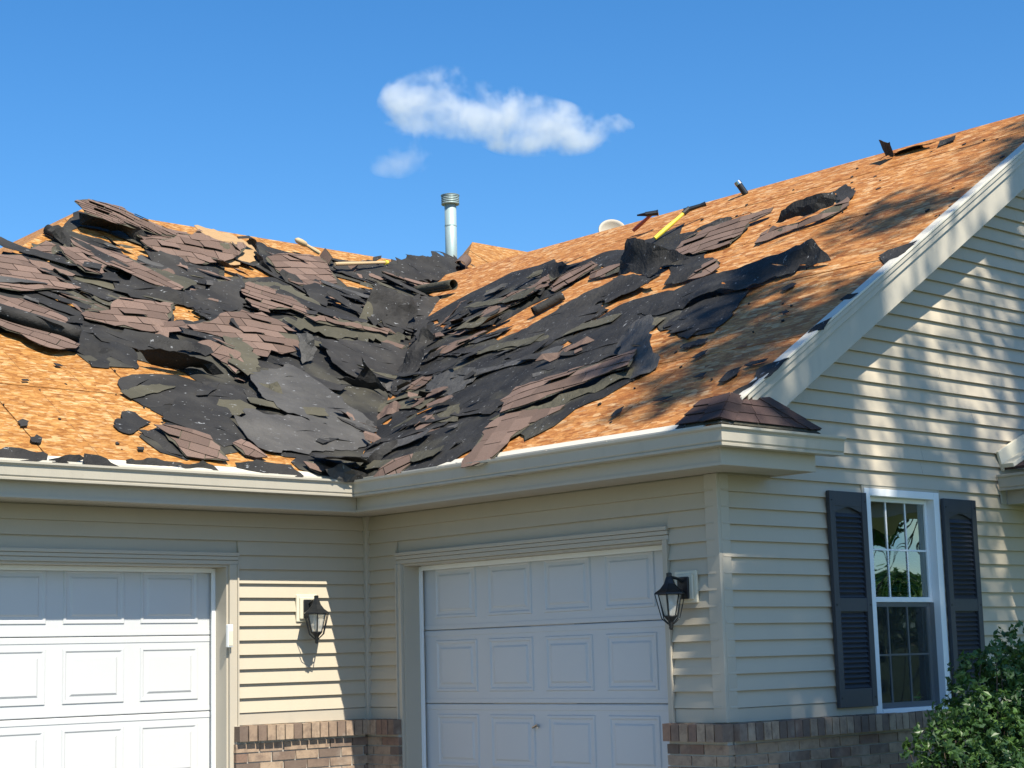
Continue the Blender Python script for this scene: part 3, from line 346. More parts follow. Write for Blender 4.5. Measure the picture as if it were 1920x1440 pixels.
ROLLS=[('A', (-0.853, 3.637, 0.06), (-0.448, 2.904, 0.06), 0.055, 'felt', 'rolled felt tube running down right from the hip end of the left ridge'), ('A', (-2.395, 1.711, 0.09), (-1.692, 1.424, 0.07), 0.06, 'felt', 'long black felt tube at the left edge of the photo'), ('B', (3.522, 3.636, 0.1), (3.391, 2.858, 0.1), 0.06, 'back', 'thick rolled tube lying across the valley head'), ('B', (2.126, 0.319, 0.05), (2.354, 0.181, 0.05), 0.045, 'felt', 'small felt tube in the upper band of the right roof'), ('A', (4.565, 4.266, 0.14), (4.876, 4.524, 0.14), 0.075, 'shingle', 'stubby brown shingle roll beside the bare hip at the valley head')]
TOOLS=[('shingle_hammer', 'red handled hammer with a black head lying over the right ridge', 'hammer', 'B', (3.72, 0.597, 0.05), (3.756, 0.322, 0.15), 0.018, 'redwood', 'ham'), ('ripping_tool', 'yellow handled tool with a black head propped on the right roof', 'tool', 'B', (3.297, -0.071, 0.05), (3.632, -0.226, 0.13), 0.019, 'yellow', 'rip'), ('wooden_shovel', 'wooden tool handle with a pale knob rising over the left ridge', 'tool handle', 'A', (2.531, 4.123, 0.08), (2.389, 4.214, 0.12), 0.02, 'wood', 'knob'), ('yellow_tipped_pole', 'pale pole with a yellow tip lying near the top of the valley', 'pole', 'A', (2.441, 3.759, 0.12), (3.28, 4.0, 0.14), 0.018, 'wood', 'no')]
BRK_AT=(4.064, -0.505, 0.02)
PIPE=(6.024,6.063,6.575,0.699)
DISH=(6.057,3.211,6.207)
VENT=(5.060,5.510,6.196)
BUSH=(0.87, -4.75, 0)
BUSHC=[((-0.22, 0, 0.62), (0.36, 0.32, 0.34)), ((0.05, 0.05, 0.86), (0.32, 0.3, 0.3)), ((0.28, 0.08, 1.1), (0.28, 0.28, 0.28)), ((0.45, -0.1, 0.75), (0.42, 0.36, 0.45)), ((-0.15, -0.25, 0.4), (0.4, 0.3, 0.38)), ((0.7, 0.05, 0.95), (0.35, 0.3, 0.45)), ((0.3, 0.02, 1.34), (0.12, 0.12, 0.16)), ((0.52, 0.0, 1.38), (0.12, 0.1, 0.2))]
TREES=[((.6,-15.2,0),'tall leafy tree standing far in front of the gable, shading it',16,[((-1.2,.6,16.6),(2.2,1.3,1.1),.85),((1.6,.7,16.6),(2.0,1.3,1.1),.8),((-.9,.1,15.8),(2.4,.9,.8),1.7),((1.4,2.0,17.0),(1.6,.8,.8),1.0),((-1.1,2.4,17.1),(1.5,.5,.6),.55),((-1.9,1.5,16.9),(.8,.5,.5),.7),((-2.2,.6,15.8),(1.1,.9,.8),1.6)],120,.17,31,{}),
((15,-13.5,0),'spreading green tree across the street, nearest',8,[((0,0,5.2),(3.2,3,2.0),.16),((1.6,.5,4.4),(2.2,2.2,1.2),.16)],60,.28,32,{'tr':.06,'group':'trees across the street'}),
((24,-17,0),'tall green tree across the street, middle one',12,[((0,0,8),(4,4,3.0),.07)],60,.36,33,{'tr':.1,'group':'trees across the street'}),
((44,-32,0),'wide low green tree across the street, farthest',12,[((0,0,2.4),(8,6,2.0),.09),((7,3,3.0),(5,4,2.4),.1)],80,.5,34,{'group':'trees across the street'})]
def CM(x,y,z): return Matrix.Translation((x,y,z)) @ Matrix.Rotation(-0.7344,4,"Z")
CLOUDS=[(CM(196.09,215.71,98.34),[(-16.02, 0, 2.43, 7.28, 6.02), (-10.68, 0, 2.14, 8.74, 7.58), (-4.86, 0, 0.49, 8.74, 6.41), (0.97, 0, -0.78, 9.71, 6.02), (6.8, 0, -2.33, 9.23, 5.24), (11.65, 0, -4.08, 8.74, 4.47), (17.0, 0, -3.11, 5.83, 3.69), (20.39, 0, -2.91, 3.88, 1.94), (-14.57, 0, -2.43, 5.83, 3.5), (5.83, 0, -5.34, 10.68, 2.91), (-18.94, 0, 1.94, 4.47, 4.86)],1,"small white wispy cloud in the clear sky above the flue pipe",.26),(CM(183.74,229.34,90.45),[(-0.97, 0, 0.0, 5.83, 3.5), (2.33, 0, 0.78, 4.08, 3.5), (-3.4, 0, -1.17, 3.4, 2.14)],2,"faint tiny puff of cloud below and left of the larger cloud",.12)]
# ------------------------------------------------------------------ ground
g = MB(); g.add([(-900, -900, 0), (900, -900, 0), (900, 900, 0), (-900, 900, 0)], [(0, 1, 2, 3)])
m = painted('lawn', (.075, .12, .035), .3, .95, (.05, .07, .02), .4); M['lawn'] = m; g.build('ground', 'lawn', kind='structure')
g = MB(); g.box((-4.4, -14, -.2), (.4-.4, .0-.02, .012)); M['concrete'] = painted('concrete', (.16, .155, .15), .1, .85)
g.build('driveway', 'concrete', kind='structure')
# ------------------------------------------------------------------ the house
house = empty('house', (0, 0, 0), 'beige vinyl sided house with torn open roof, two white garage doors and brick base', 'house')
# core walls (sheathing behind the siding), openings left for doors and the window
DA = (-3.76, -1.245); DB = (-3.10, -.435); DZ = 2.095
WX = (1.467, 2.30); WZ = (.95, 2.45)
def wall(name, boxes):
    b = MB()
    for a, c in boxes: b.box(a, c)
    return b.build(name, 'trim', house)
wall('wall', [((DA[1], .004, 0), (-.0, .14, SOF)), ((DA[0], .004, DZ), (DA[1], .14, SOF)), ((-4.6, .004, 0), (DA[0], .14, SOF))])
wall('wall', [((.004, DB[1], 0), (.14, -.002, SOF)), ((.004, DB[0], DZ), (.14, DB[1], SOF)), ((.004, -L+.004, 0), (.14, DB[0], SOF))])
b = MB()
ztop = lambda x: ZR+S*x-.14
for (x0, x1, z0, z1) in ((.14, WX[0], 0, None), (WX[0], WX[1], 0, WZ[0]), (WX[0], WX[1], WZ[1], None), (WX[1], RX, 0, None), ):
    za = z1 if z1 else ztop(x0); zb = z1 if z1 else ztop(x1)
    b.add([(x0, -L+.004, z0), (x1, -L+.004, z0), (x1, -L+.004, zb), (x0, -L+.004, za), (x0, -L+.14, z0), (x1, -L+.14, z0), (x1, -L+.14, zb), (x0, -L+.14, za)],
          [(0, 1, 2, 3), (7, 6, 5, 4), (0, 4, 5, 1), (1, 5, 6, 2), (2, 6, 7, 3), (3, 7, 4, 0)])
zt = ztop(RX); b.add([(RX, -L+.004, 0), (8.3, -L+.004, 0), (8.3, -L+.004, ztop(0)), (RX, -L+.004, zt), (RX, -L+.14, 0), (8.3, -L+.14, 0), (8.3, -L+.14, ztop(0)), (RX, -L+.14, zt)],
          [(0, 1, 2, 3), (7, 6, 5, 4), (0, 4, 5, 1), (1, 5, 6, 2), (2, 6, 7, 3), (3, 7, 4, 0)])
b.build('wall', 'trim', house)
b = MB(); b.box((-4.6, .14, 0), (-4.46, 8.9, SOF)); b.box((-4.6, 8.9, 0), (8.3, 9.04, SOF)); b.box((8.16, -L+.14, 0), (8.3, 8.9, SOF)); b.build('wall', 'trim', house)
# siding planks: each course a slanted board with its butt edge proud
def plank(fr, u0t, u1t, u0b, u1b, zb, zt):
    """u along the wall; top ends may differ from bottom ends where a rake cuts"""
    P = [(u0b, zb, .027), (u1b, zb, .027), (u1t, zt, .0035), (u0t, zt, .0035), (u0b, zb, 0), (u1b, zb, 0), (u1t, zt, 0), (u0t, zt, 0), ]
    m = MB(); m.add([fr(*p) for p in P], [(0, 1, 2, 3), (4, 7, 6, 5), (0, 4, 5, 1), (1, 5, 6, 2), (2, 6, 7, 3), (3, 7, 4, 0)])
    return m.build('siding_plank', 'siding', house)
frA = lambda u, z, d: (u, -d, z)
frB = lambda u, z, d: (-d, u, z)
frC = lambda u, z, d: (u, -L-d, z)
for k in range(-6, 10):
    zb = Z0-EXP*k; zt = min(zb+EXP-.0005, SOF-.004)
    if zb > SOF-.03: continue
    gA = [(-4.57, -.048)] if zb > 2.17 else [(-4.57, DA[0]-.075), (DA[1]+.075, -.048)]
    gB = [(-L+.012, -.048)] if zb > 2.17 else [(-L+.012, DB[0]-.055), (DB[1]+.055, -.048)]
    if zb+EXP > 2.17 > zb: pass
    for a, c in gA: plank(frA, a, c, a, c, zb, zt)
    for a, c in gB: plank(frB, a, c, a, c, zb, zt)
for k in range(-36, 10):
    zb = Z0-EXP*k; zt = zb+EXP-.0005
    xl = lambda z: max(.012, (z-(ZR-.13))/S) if z > 2.84 else .012
    xr = lambda z: min(8.25, 2*RX-xl(z)) if z > 2.84 else 8.25
    if zt > ZR-.15+S*RX: continue
    lt, lb, rt_, rb = xl(zt), xl(zb), xr(zt), xr(zb)
    if rt_ <= lt: rt_ = lt = RX
    if zb < WZ[1]-.03 and zt > WZ[0]-.02:
        plank(frC, lt, WX[0]-.012, lb, WX[0]-.012, zb, zt); plank(frC, WX[1]+.012, rt_, WX[1]+.012, rb, zb, zt)
    elif rb-lb > 2.5:
        xm = lb+(rb-lb)*random.uniform(.25, .6); plank(frC, lt, xm-.001, lb, xm-.001, zb, zt); plank(frC, xm+.001, rt_, xm+.001, rb, zb, zt)
    else: plank(frC, lt, rt_, lb, rb, zb, zt)
# starter trim strips above the brick and corner posts
b = MB(); b.box((DA[1]+.075, -.018, BT+.0), (-.025, .0, BT+.085)); b.build('starter_trim', 'trim', house, bevel=.003)
b = MB(); b.box((-.018, DB[1]+.055, BT), (.0, -.025, BT+.085)); b.build('starter_trim', 'trim', house, bevel=.003)
b = MB(); b.box((-.018, -L+.04, BT), (.0, DB[0]-.055, BT+.085)); b.build('starter_trim', 'trim', house, bevel=.003)
b = MB(); b.box((.04, -L-.018, BT), (WX[0]-.012, -L, BT+.085)); b.box((WX[1]+.012, -L-.018, BT), (8.2, -L, BT+.085)); b.build('starter_trim', 'trim', house, bevel=.003)
b = MB(); b.box((-.046, -.046, BT-.01), (.0, .0, SOF-.002)); b.build('corner_post', 'trim', house, bevel=.003)
b = MB(); b.box((-.024, -L-.024, BT+.002), (.002, -L+.082, SOF-.002)); b.box((.002, -L-.024, BT+.002), (.085, -L+.002, SOF-.002)); b.build('corner_post', 'trim', house, bevel=.004)
# casing round the garage doors
def casing(fr, u0, u1, wd, wh, side):
    for a, c, z0, z1 in ((u0-wd, u0, 0, DZ), (u1, u1+wd, 0, DZ)):
        m = MB(); m.box((0, 0, 0), (1, 1, 1)); m.v = [fr(a+(c-a)*x, z0+(z1-z0)*z, .026*y-.002) for x, y, z in m.v]; m.build('door_casing', 'trim', house, bevel=.003)
        m = MB(); m.box((0, 0, 0), (1, 1, 1)); e = a if a < u0 else c-.012
        m.v = [fr(e+.012*x, z0+(z1-z0)*z, .024+.012*y) for x, y, z in m.v]; m.build('casing_edge', 'trim', house)
    hs = ((0, .03, .020), (.032, .058, .030), (.06, wh, .040))
    for a, c, d in hs:
        m = MB(); m.box((0, 0, 0), (1, 1, 1)); m.v = [fr(u0-wd+(u1-u0+2*wd)*x, DZ+a+(c-a)*z, d*y) for x, y, z in m.v]; m.build('door_head_casing', 'trim', house, bevel=.003)
    # jambs and head return
    for e, sg in ((u0, 1), (u1, -1)):
        m = MB(); m.box((0, 0, 0), (1, 1, 1)); m.v = [fr(e+sg*.014*x, (DZ-.002)*z, .0-.20*y) for x, y, z in m.v]; m.build('door_jamb', 'trim', house)
        m = MB(); m.box((0, 0, 0), (1, 1, 1)); m.v = [fr(e+sg*(.0145+.03*x), (DZ-.02)*z, -.14-.018*y) for x, y, z in m.v]; m.build('door_stop', 'vinyl_white', house, bevel=.002)
    m = MB(); m.box((0, 0, 0), (1, 1, 1)); m.v = [fr(u0+.015+(u1-u0-.03)*x, DZ-.016+.014*z, -.20*y) for x, y, z in m.v]; m.build('head_jamb', 'trim', house)
    m = MB(); m.box((0, 0, 0), (1, 1, 1)); m.v = [fr(u0+.046+(u1-u0-.092)*x, DZ-.05+.033*z, -.14-.018*y) for x, y, z in m.v]; m.build('door_stop', 'vinyl_white', house, bevel=.002)
casing(frA, DA[0], DA[1], .072, .085, 0)
casing(frB, DB[0], DB[1], .052, .085, 0)
# garage doors: four sections with raised panels
def garage_door(fr, u0, u1, lefts, pw, sgn):
    d = empty('garage_door', (0, 0, 0)); d.parent = house
    rec = -.185
    for r in range(4):
        z0, z1 = .5335*r+.002, .5335*(r+1)-.002
        if r == 3: z1 = DZ-.012
        m = MB(); m.box((0, 0, 0), (1, 1, 1)); m.v = [fr(u0+(u1-u0)*x, z0+(z1-z0)*z, rec-.045+.045*y) for x, y, z in m.v]
        s = m.build('door_section', 'white', d, bevel=.004)
        if r < 3:
            m = MB(); m.box((0, 0, 0), (1, 1, 1)); m.v = [fr(u0+(u1-u0)*x, z1-.042+.036*z, rec+.004*y) for x, y, z in m.v]; m.build('seam_rib', 'white', s, bevel=.002)
            m = MB(); m.box((0, 0, 0), (1, 1, 1)); m.v = [fr(u0+(u1-u0)*x, .5335*(r+1)+.006+.03*z, rec+.0035*y) for x, y, z in m.v]; m.build('seam_rib', 'white', s, bevel=.002)
        a, c = .5335*r+.085, .5335*(r+1)-.075
        for lf in lefts:
            e0, e1 = (lf, lf+sgn*pw) if sgn > 0 else (lf-pw, lf)
            # recessed moulding ring, then raised field
            R = [(0, .0015), (.012, -.009+.010), (.018, .0015), (.05, .0015), (.066, .010), (.070, .010)]
            m = MB(); rings = []
            prof = [(0, .0005), (.006, .0075), (.020, .0075), (.030, .001), (.052, .001), (.066, .009)]
            vs = []
            for off, h in prof:
                for (uu, zz) in ((e0+off, a+off), (e1-off, a+off), (e1-off, c-off), (e0+off, c-off)): vs.append(fr(uu, zz, rec+h))
            fs = [(j*4+i, j*4+(i+1) % 4, (j+1)*4+(i+1) % 4, (j+1)*4+i) for j in range(len(prof)-1) for i in range(4)]
            k = (len(prof)-1)*4; fs.append((k, k+1, k+2, k+3)); m.add(vs, fs); m.build('raised_panel', 'white', s)
    return d
dA = garage_door(frA, DA[0]+.016, DA[1]-.016, [-1.846, -2.436, -3.026, -3.616], .466, 1)
dB = garage_door(frB, DB[0]+.016, DB[1]-.016, [-.583, -1.177, -1.771, -2.365], .468, -1)
h = MB(); h.bar((.185, -1.675, .915), (.172, -1.675, .915), .014, 12); h.bar((.165, -1.64, .905), (.155, -1.70, .925), .008, 8); h.bar((.175, -1.675, .915), (.158, -1.672, .914), .008, 8)
h.build('door_handle', 'chrome', dB)
# soffit with grooves, fascia
sv = MB()
def soffit(ax):
    n = 0
    if ax == 'A':
        x = -4.95
        while x < -.02:
            x2 = x+.098
            m = MB(); m.box((x, -OV+.003, SOF), (min(x2, -.003), -.002, SOF+.012))
            m.build('soffit_panel', 'soffit', house, bevel=.003); x += .1016
    else:
        y = -OV-.003
        while y > -L-OV+.03:
            y2 = max(y-.098, -L-OV+.003); m = MB(); m.box((-OV+.003, y2, SOF), (-.002 if y > -L else .49, y, SOF+.012)); m.build('soffit_panel', 'soffit', house, bevel=.003); y -= .1016
soffit('A'); soffit('B')
FT = 2.725
b = MB(); b.box((-4.97, -OV-.014, SOF-.006), (-OV-.014, -OV, FT)); b.build('fascia', 'trim', house, bevel=.003)
b = MB(); b.box((-OV-.014, -L-OV, SOF-.006), (-OV, -OV-.014, FT-.001)); b.build('fascia', 'trim', house, bevel=.003)
b = MB(); b.box((-OV-.014, -L-OV-.014, SOF-.006), (.50, -L-OV, FT)); b.build('fascia', 'trim', house, bevel=.003)
b = MB(); b.box((.486, -L-OV, SOF-.006), (.50, -L-.018, FT-.03)); b.build('fascia', 'trim', house, bevel=.003)
b = MB(); b.box((-4.97, -OV-.021, SOF-.008), (-OV-.021, -OV-.0142, SOF+.010)); b.build('fascia_lip', 'trim', house)
b = MB(); b.box((-OV-.021, -L-OV-.021, SOF-.008), (-OV-.0142, -OV-.021, SOF+.010)); b.build('fascia_lip', 'trim', house)
# K-style gutters mitred round the corners; outward offset d, height z
KP = [(.0, 2.700), (.0, 2.576), (.092, 2.574), (.094, 2.588), (.088, 2.592), (.097, 2.602), (.101, 2.652), (.104, 2.664), (.114, 2.670), (.120, 2.676), (.121, 2.690), (.108, 2.692), (.106, 2.684), (.096, 2.650), (.080, 2.590), (.006, 2.590), (.006, 2.700)]
def gutter(pa, pb, name='gutter'):
    """pa, pb: functions offset -> (x,y) ends"""
    m = MB(); n = len(KP)
    v = [(*pa(d+.015), z) for d, z in KP]+[(*pb(d+.015), z) for d, z in KP]
    m.add(v, [(i, (i+1) % n, n+(i+1) % n, n+i) for i in range(n)]+[tuple(range(n))[::-1], tuple(range(n, 2*n))])
    return m.build(name, 'gutter', house)
gutter(lambda d: (-4.99-d, -OV-d), lambda d: (-OV-d, -OV-d))
gutter(lambda d: (-OV-d, -OV-d-.0006), lambda d: (-OV-d, -L-OV-d))
gutter(lambda d: (-OV-d+.0006, -L-OV-d), lambda d: (.665, -L-OV-d))
for i in range(6):
    y = -.9-i*.55; b = MB(); b.box((-OV-.131, y-.012, 2.688), (-OV-.015, y+.012, 2.694)); b.build('gutter_hanger', 'gutter', house)
b = MB(); b.box((-OV-.1, -2.13, 2.571), (-OV-.015, -2.10, 2.5735)); b.build('gutter_seam', 'gutter', house)
# ------------------------------------------------------------------ roof
def rA(u, v, h=0): return (u, v-h*S/NL, ZR+S*v+h/NL)
def rB(u, v, h=0): return (u-h*S/NL, v, ZR+S*u+h/NL)
EA = -OV-.025
polyA = [(-4.99+.04, EA), (EA, EA), (RX, RX), (12, RX), (12, 5.68), (6.05, 5.68), (4.9, RY), (0, RY)]
polyB = [(EA, EA), (EA, RAKE-.02), (RX, RAKE-.02), (RX, RX)]
def clip(subj, x0, x1, y0, y1):
    def cut(P, f, itp):
        o = []
        for i in range(len(P)):
            a, b = P[i-1], P[i]; ia, ib = f(a), f(b)
            if ia != ib: o.append(itp(a, b))
            if ib: o.append(b)
        return o
    ix = lambda X: (lambda a, b: (X, a[1]+(b[1]-a[1])*(X-a[0])/(b[0]-a[0])))
    iy = lambda Y: (lambda a, b: (a[0]+(b[0]-a[0])*(Y-a[1])/(b[1]-a[1]), Y))
    for f, t in ((lambda p: p[0] >= x0, ix(x0)), (lambda p: p[0] <= x1, ix(x1)), (lambda p: p[1] >= y0, iy(y0)), (lambda p: p[1] <= y1, iy(y1))):
        if len(subj) < 3: return []
        subj = cut(subj, f, t)
    return subj
def deck(poly, fr, m, long_x):
    b = MB(); b.add(*prism(poly, -.05, .038, fr)); b.build('roof_deck', 'osb_b', house)
    P, Q = (2.44, 1.02) if long_x else (1.02, 2.44)      # plan size of a board (slope shortens the short side)
    ox, oy = (EA, EA)
    for i in range(-6, 14):
        for j in range(-6, 10):
            sx = ox+i*P+(P*.5 if (long_x and j % 2) else 0); sy = oy+j*Q+(Q*.5 if (not long_x and i % 2) else 0)
            c = clip(poly, sx+.005, sx+P-.005, sy+.005, sy+Q-.005)
            if len(c) < 3: continue
            dz = random.uniform(0, .003)
            mm = MB(); mm.add(*prism(c, -.0115, .0115+dz, fr)); mm.build('sheathing_board', m, house)
random.seed(5)
deck(polyA, rA, 'osb_a', True); deck(polyB, rB, 'osb_b', False)
# hidden slopes: left hip, back slopes and far side of the right ridge
hz = ZR+S*RY; lx = -4.95; by = 2*RY-EA
b = MB(); b.add([rA(lx, EA), rA(0, RY), (lx, by, ZR+S*EA)], [(0, 1, 2)]); b.add([rA(0, RY), rA(4.9, RY), (12, by, ZR+S*EA), (lx, by, ZR+S*EA)], [(0, 1, 2, 3)])
b.add([rA(4.9, RY), rA(6.05, 5.68), rA(12, 5.68), (12, 11, 3.2), (6, 11, 3.2)], [(0, 1, 4), (1, 2, 3, 4)])
b.add([rB(RX, RAKE-.02), rB(RX, RX), (8.7, RX, ZR+S*(2*RX-8.7)), (8.7, RAKE-.02, ZR+S*(2*RX-8.7))], [(0, 1, 2, 3)])
b.build('back_roof', 'osb_a', house)
# drip edges (pale metal along the eaves)
def strip(fr, u0, u1, v0, v1, h, name='drip_edge', m='drip'):
    mm = MB(); mm.add(*prism([(u0, v0), (u1, v0), (u1, v1), (u0, v1)], h, .002, fr)); return mm.build(name, m, house)
x = -4.9
while x < -.45:
    strip(rA, x, min(x+1.5, -.44), EA-.035, EA+.055, .006); x += 1.503
b = MB(); b.box((-4.9, EA-.036, 2.682), (-.44, EA-.033, 2.712)); b.build('drip_flange', 'drip', house)
y = RAKE-.0
while y < -.45:
    strip(rB, EA-.035, EA+.055, y, min(y+1.4, -.44), .006); y += 1.403
b = MB(); b.box((EA-.036, RAKE, 2.682), (EA-.033, -.44, 2.712)); b.build('drip_flange', 'drip', house)
# rake: board, two mouldings and drip metal following the slope
def rake(y0, y1, t0, t1, name, m, xs=-.16, xe=RX):
    """t offsets below roof plane (vertical)"""
    z = lambda x, t: ZR+S*x-t
    mm = MB(); v = []
    for x in (xs, xe):
        for y in (y0, y1):
            for t in (t0, t1): v.append((x, y, z(x, t)))
    mm.add(v, [(0, 1, 3, 2), (4, 6, 7, 5), (0, 4, 5, 1), (2, 3, 7, 6), (0, 2, 6, 4), (1, 5, 7, 3)]); return mm.build(name, m, house, bevel=.003)
rake(RAKE-.001, RAKE+.02, .07, .305, 'rake_board', 'gutter', .06)
rake(RAKE-.022, RAKE-.002, .045, .098, 'rake_moulding', 'gutter', .0)
rake(RAKE-.034, RAKE-.003, .012, .046, 'rake_moulding', 'gutter', -.05)
rake(RAKE-.042, RAKE+.045, -.012, .008, 'rake_drip_edge', 'drip', -.12)
rake(RAKE+.02, -L-.004, .29, .302, 'rake_soffit', 'soffit', .1)
mm = MB()
for x in (RX, 8.7): pass
z = lambda x, t: ZR+S*(2*RX-x)-t
for (y0, y1, t0, t1) in ((RAKE-.001, RAKE+.02, .07, .305), (RAKE-.034, RAKE-.003, .012, .07)):
    v = [(x, y, z(x, t)) for x in (RX, 8.7) for y in (y0, y1) for t in (t0, t1)]
    mm.add(v, [(0, 1, 3, 2), (4, 6, 7, 5), (0, 4, 5, 1), (2, 3, 7, 6), (0, 2, 6, 4), (1, 5, 7, 3)])
mm.build('rake_board', 'gutter', house)
# little shingled return roof at the corner of the gable
def quad_th(name, pts, m, th=.007, parent=house):
    P = [Vector(p) for p in pts]; n = (P[1]-P[0]).cross(P[2]-P[0]).normalized()
    if n.z < 0: n = -n
    k = len(P); v = P+[p+n*th for p in P]
    mm = MB(); mm.add(v, [tuple(range(k))[::-1], tuple(range(k, 2*k))]+[(i, (i+1) % k, k+(i+1) % k, k+i) for i in range(k)])
    return mm.build(name, m, parent, bevel=.002)
random.seed(11)
c0 = Vector((-.415, -L-.415, 2.712)); c1 = Vector((.53, -L-.415, 2.708)); c2 = Vector((.55, -L-.02, 2.72)); cl = Vector((-.415, -L-.06, 2.716))
p0 = Vector((-.19, -L-.31, 2.885)); p1 = Vector((.20, -L-.31, 2.885)); p2 = Vector((.20, -L-.02, 2.93)); pl_ = Vector((-.17, -L-.06, 2.895))
def lerp(a, b, t): return a+(b-a)*t
def courses(a, b, at, bt, n, cuts):
    for i in range(n):
        t0, t1 = i/n-.0, min(1, (i+1)/n+.06)
        P0, P1 = lerp(a, at, t0), lerp(b, bt, t0); Q0, Q1 = lerp(a, at, t1), lerp(b, bt, t1)
        off = random.random()*.3; k = [0]+[min(1, max(0, (j+off)/cuts)) for j in range(1, cuts)]+[1]
        for s0, s1 in zip(k[:-1], k[1:]):
            if s1-s0 < .04: continue
            lift = Vector((0, 0, .020+.004*random.random()+.003*i))
            quad_th('shingle', [lerp(P0, P1, s0+.004)+lift, lerp(P0, P1, s1-.004)+lift, lerp(Q0, Q1, s1-.004)+lift*.6, lerp(Q0, Q1, s0+.004)+lift*.6], 'shingle_dark')
courses(c0, c1, p0, p1, 3, 3); courses(cl, c0, pl_, p0, 3, 2); courses(c1, c2, p1, p2, 3, 2); courses(p0, p1, pl_, p2, 2, 2)
for ca, cb in ((c0, p0), (c1, p1)):
    for t0, t1 in ((-.02, .36), (.3, .7), (.64, 1.06)):
        a = lerp(ca, cb, t0)+Vector((0, 0, .036)); bq = lerp(ca, cb, t1)+Vector((0, 0, .030)); sx_ = 1 if ca is c0 else -1
        quad_th('hip_cap_shingle', [a, bq, bq+Vector((.12*sx_, -.01, -.016)), a+Vector((.12*sx_, -.01, -.016))], 'shingle_dark', .006)
        quad_th('hip_cap_shingle', [a, bq, bq+Vector((-.02*sx_, .13, -.016)), a+Vector((-.02*sx_, .13, -.016))], 'shingle_dark', .006)
quad_th('return_roof_deck', [c0, c1, p1, p0], 'back', .004); quad_th('return_roof_deck', [cl, c0, p0, pl_], 'back', .004); quad_th('return_roof_deck', [c1, c2, p2, p1], 'back', .004); quad_th('return_roof_deck', [p0, p1, p2, pl_], 'back', .004)
# ------------------------------------------------------------------ brick base
random.seed(3)
bm_ = MB(); bm_.box((0, 0, 0), (1, 1, 1)); BRK = bm_.mesh('brick')
BRK.materials.append(M['brick'])
for vtx in BRK.vertices: vtx.co += Vector((random.uniform(-.02, .02), random.uniform(-.05, .05), random.uniform(-.03, .03)))
def brick(fr, u, z, d, lu, lz, ld):
    o = bpy.data.objects.new('brick', BRK); COL.objects.link(o); o.parent = house
    p0 = Vector(fr(u, z, d)); pu = Vector(fr(u+lu, z, d))-p0; pz = Vector(fr(u, z+lz, d))-p0; pd = Vector(fr(u, z, d+ld))-p0
    o.matrix_local = Matrix(((pu.x, pd.x, pz.x, p0.x), (pu.y, pd.y, pz.y, p0.y), (pu.z, pd.z, pz.z, p0.z), (0, 0, 0, 1)))
def brick_run(fr, u0, u1, rows=6, capends=(0, 0)):
    D = .055
    n = max(1, round((u1-u0)/.075)); st = (u1-u0)/n
    for i in range(n):
        tl = random.uniform(-.003, .003)
        brick(fr, u0+i*st+.004, BT-.108, .0, st-.009, .104+tl, D+.042+random.uniform(-.003, .003))
    for r in range(rows):
        z = BT-.118-.0677*(r+1); u = u0-(.1 if r % 2 else 0)
        while u < u1-.03:
            a, c = max(u, u0), min(u+.194, u1)
            if c-a > .03: brick(fr, a, z, 0, c-a, .057, D+random.uniform(-.003, .004))
            u += .204
    zl = BT-.118-.0677*rows
    m = MB(); m.box((0, 0, 0), (1, 1, 1)); m.v = [fr(u0+.012+(u1-u0-.024)*x, (BT-.004)*z, (D-.008)*y) for x, y, z in m.v]; m.build('mortar_bed', 'mortar', house)
    m = MB(); m.box((0, 0, 0), (1, 1, 1)); m.v = [fr(u0+(u1-u0)*x, zl*z-.001, (D)*y) for x, y, z in m.v]; m.build('brick_skirt', 'brick', house)
brick_run(frA, DA[1]+.03, -.06); brick_run(frB, DB[1]+.01, -.0002); brick_run(frB, -L-.055, DB[0]-.01); brick_run(frC, -.0+.002, 3.05, 6)
# ------------------------------------------------------------------ window
win = empty('window', (0, 0, 0)); win.parent = house
def cbox(x0, x1, z0, z1, d0, d1, name, m, parent, bevel=.003):
    q = MB(); q.box((x0, -L-d1, z0), (x1, -L-d0, z1)); return q.build(name, m, parent, bevel=bevel)
fx0, fx1, fz0, fz1 = WX[0], WX[1], WZ[0], WZ[1]
for a in ((fx0-.01, fx0+.052, fz0, fz1), (fx1-.052, fx1+.01, fz0, fz1)): cbox(*a, -.09, .03, 'window_frame', 'vinyl_white', win)
cbox(fx0+.052, fx1-.052, fz1-.05, fz1, -.09, .03, 'window_frame', 'vinyl_white', win); cbox(fx0+.052, fx1-.052, fz0, fz0+.035, -.09, .035, 'window_sill', 'vinyl_white', win)
cbox(fx0-.028, fx0-.0105, fz0-.004, fz1+.03, -.0, .022, 'window_trim', 'trim', win); cbox(fx1+.0105, fx1+.03, fz0-.004, fz1+.03, 0, .022, 'window_trim', 'trim', win); cbox(fx0-.0104, fx1+.0104, fz1+.0005, fz1+.03, 0, .022, 'window_trim', 'trim', win)
zm = 1.69
gm = bpy.data.materials.new('window_glass'); gm.use_nodes = True; nt = gm.node_tree; nt.nodes.clear()
o_ = nt.nodes.new('ShaderNodeOutputMaterial'); mx = nt.nodes.new('ShaderNodeMixShader'); tr = nt.nodes.new('ShaderNodeBsdfTransparent'); gl = nt.nodes.new('ShaderNodeBsdfGlossy'); fr_ = nt.nodes.new('ShaderNodeFresnel')
gl.inputs['Roughness'].default_value = .01; gl.inputs['Color'].default_value = (.85, .97, .93, 1); tr.inputs[0].default_value = (.45, .55, .52, 1); fr_.inputs[0].default_value = 3.6
nb = nt.nodes.new('ShaderNodeBump'); nn = nt.nodes.new('ShaderNodeTexNoise'); nn.inputs['Scale'].default_value = 3.0; nn.inputs['Detail'].default_value = 0; tc = nt.nodes.new('ShaderNodeNewGeometry')
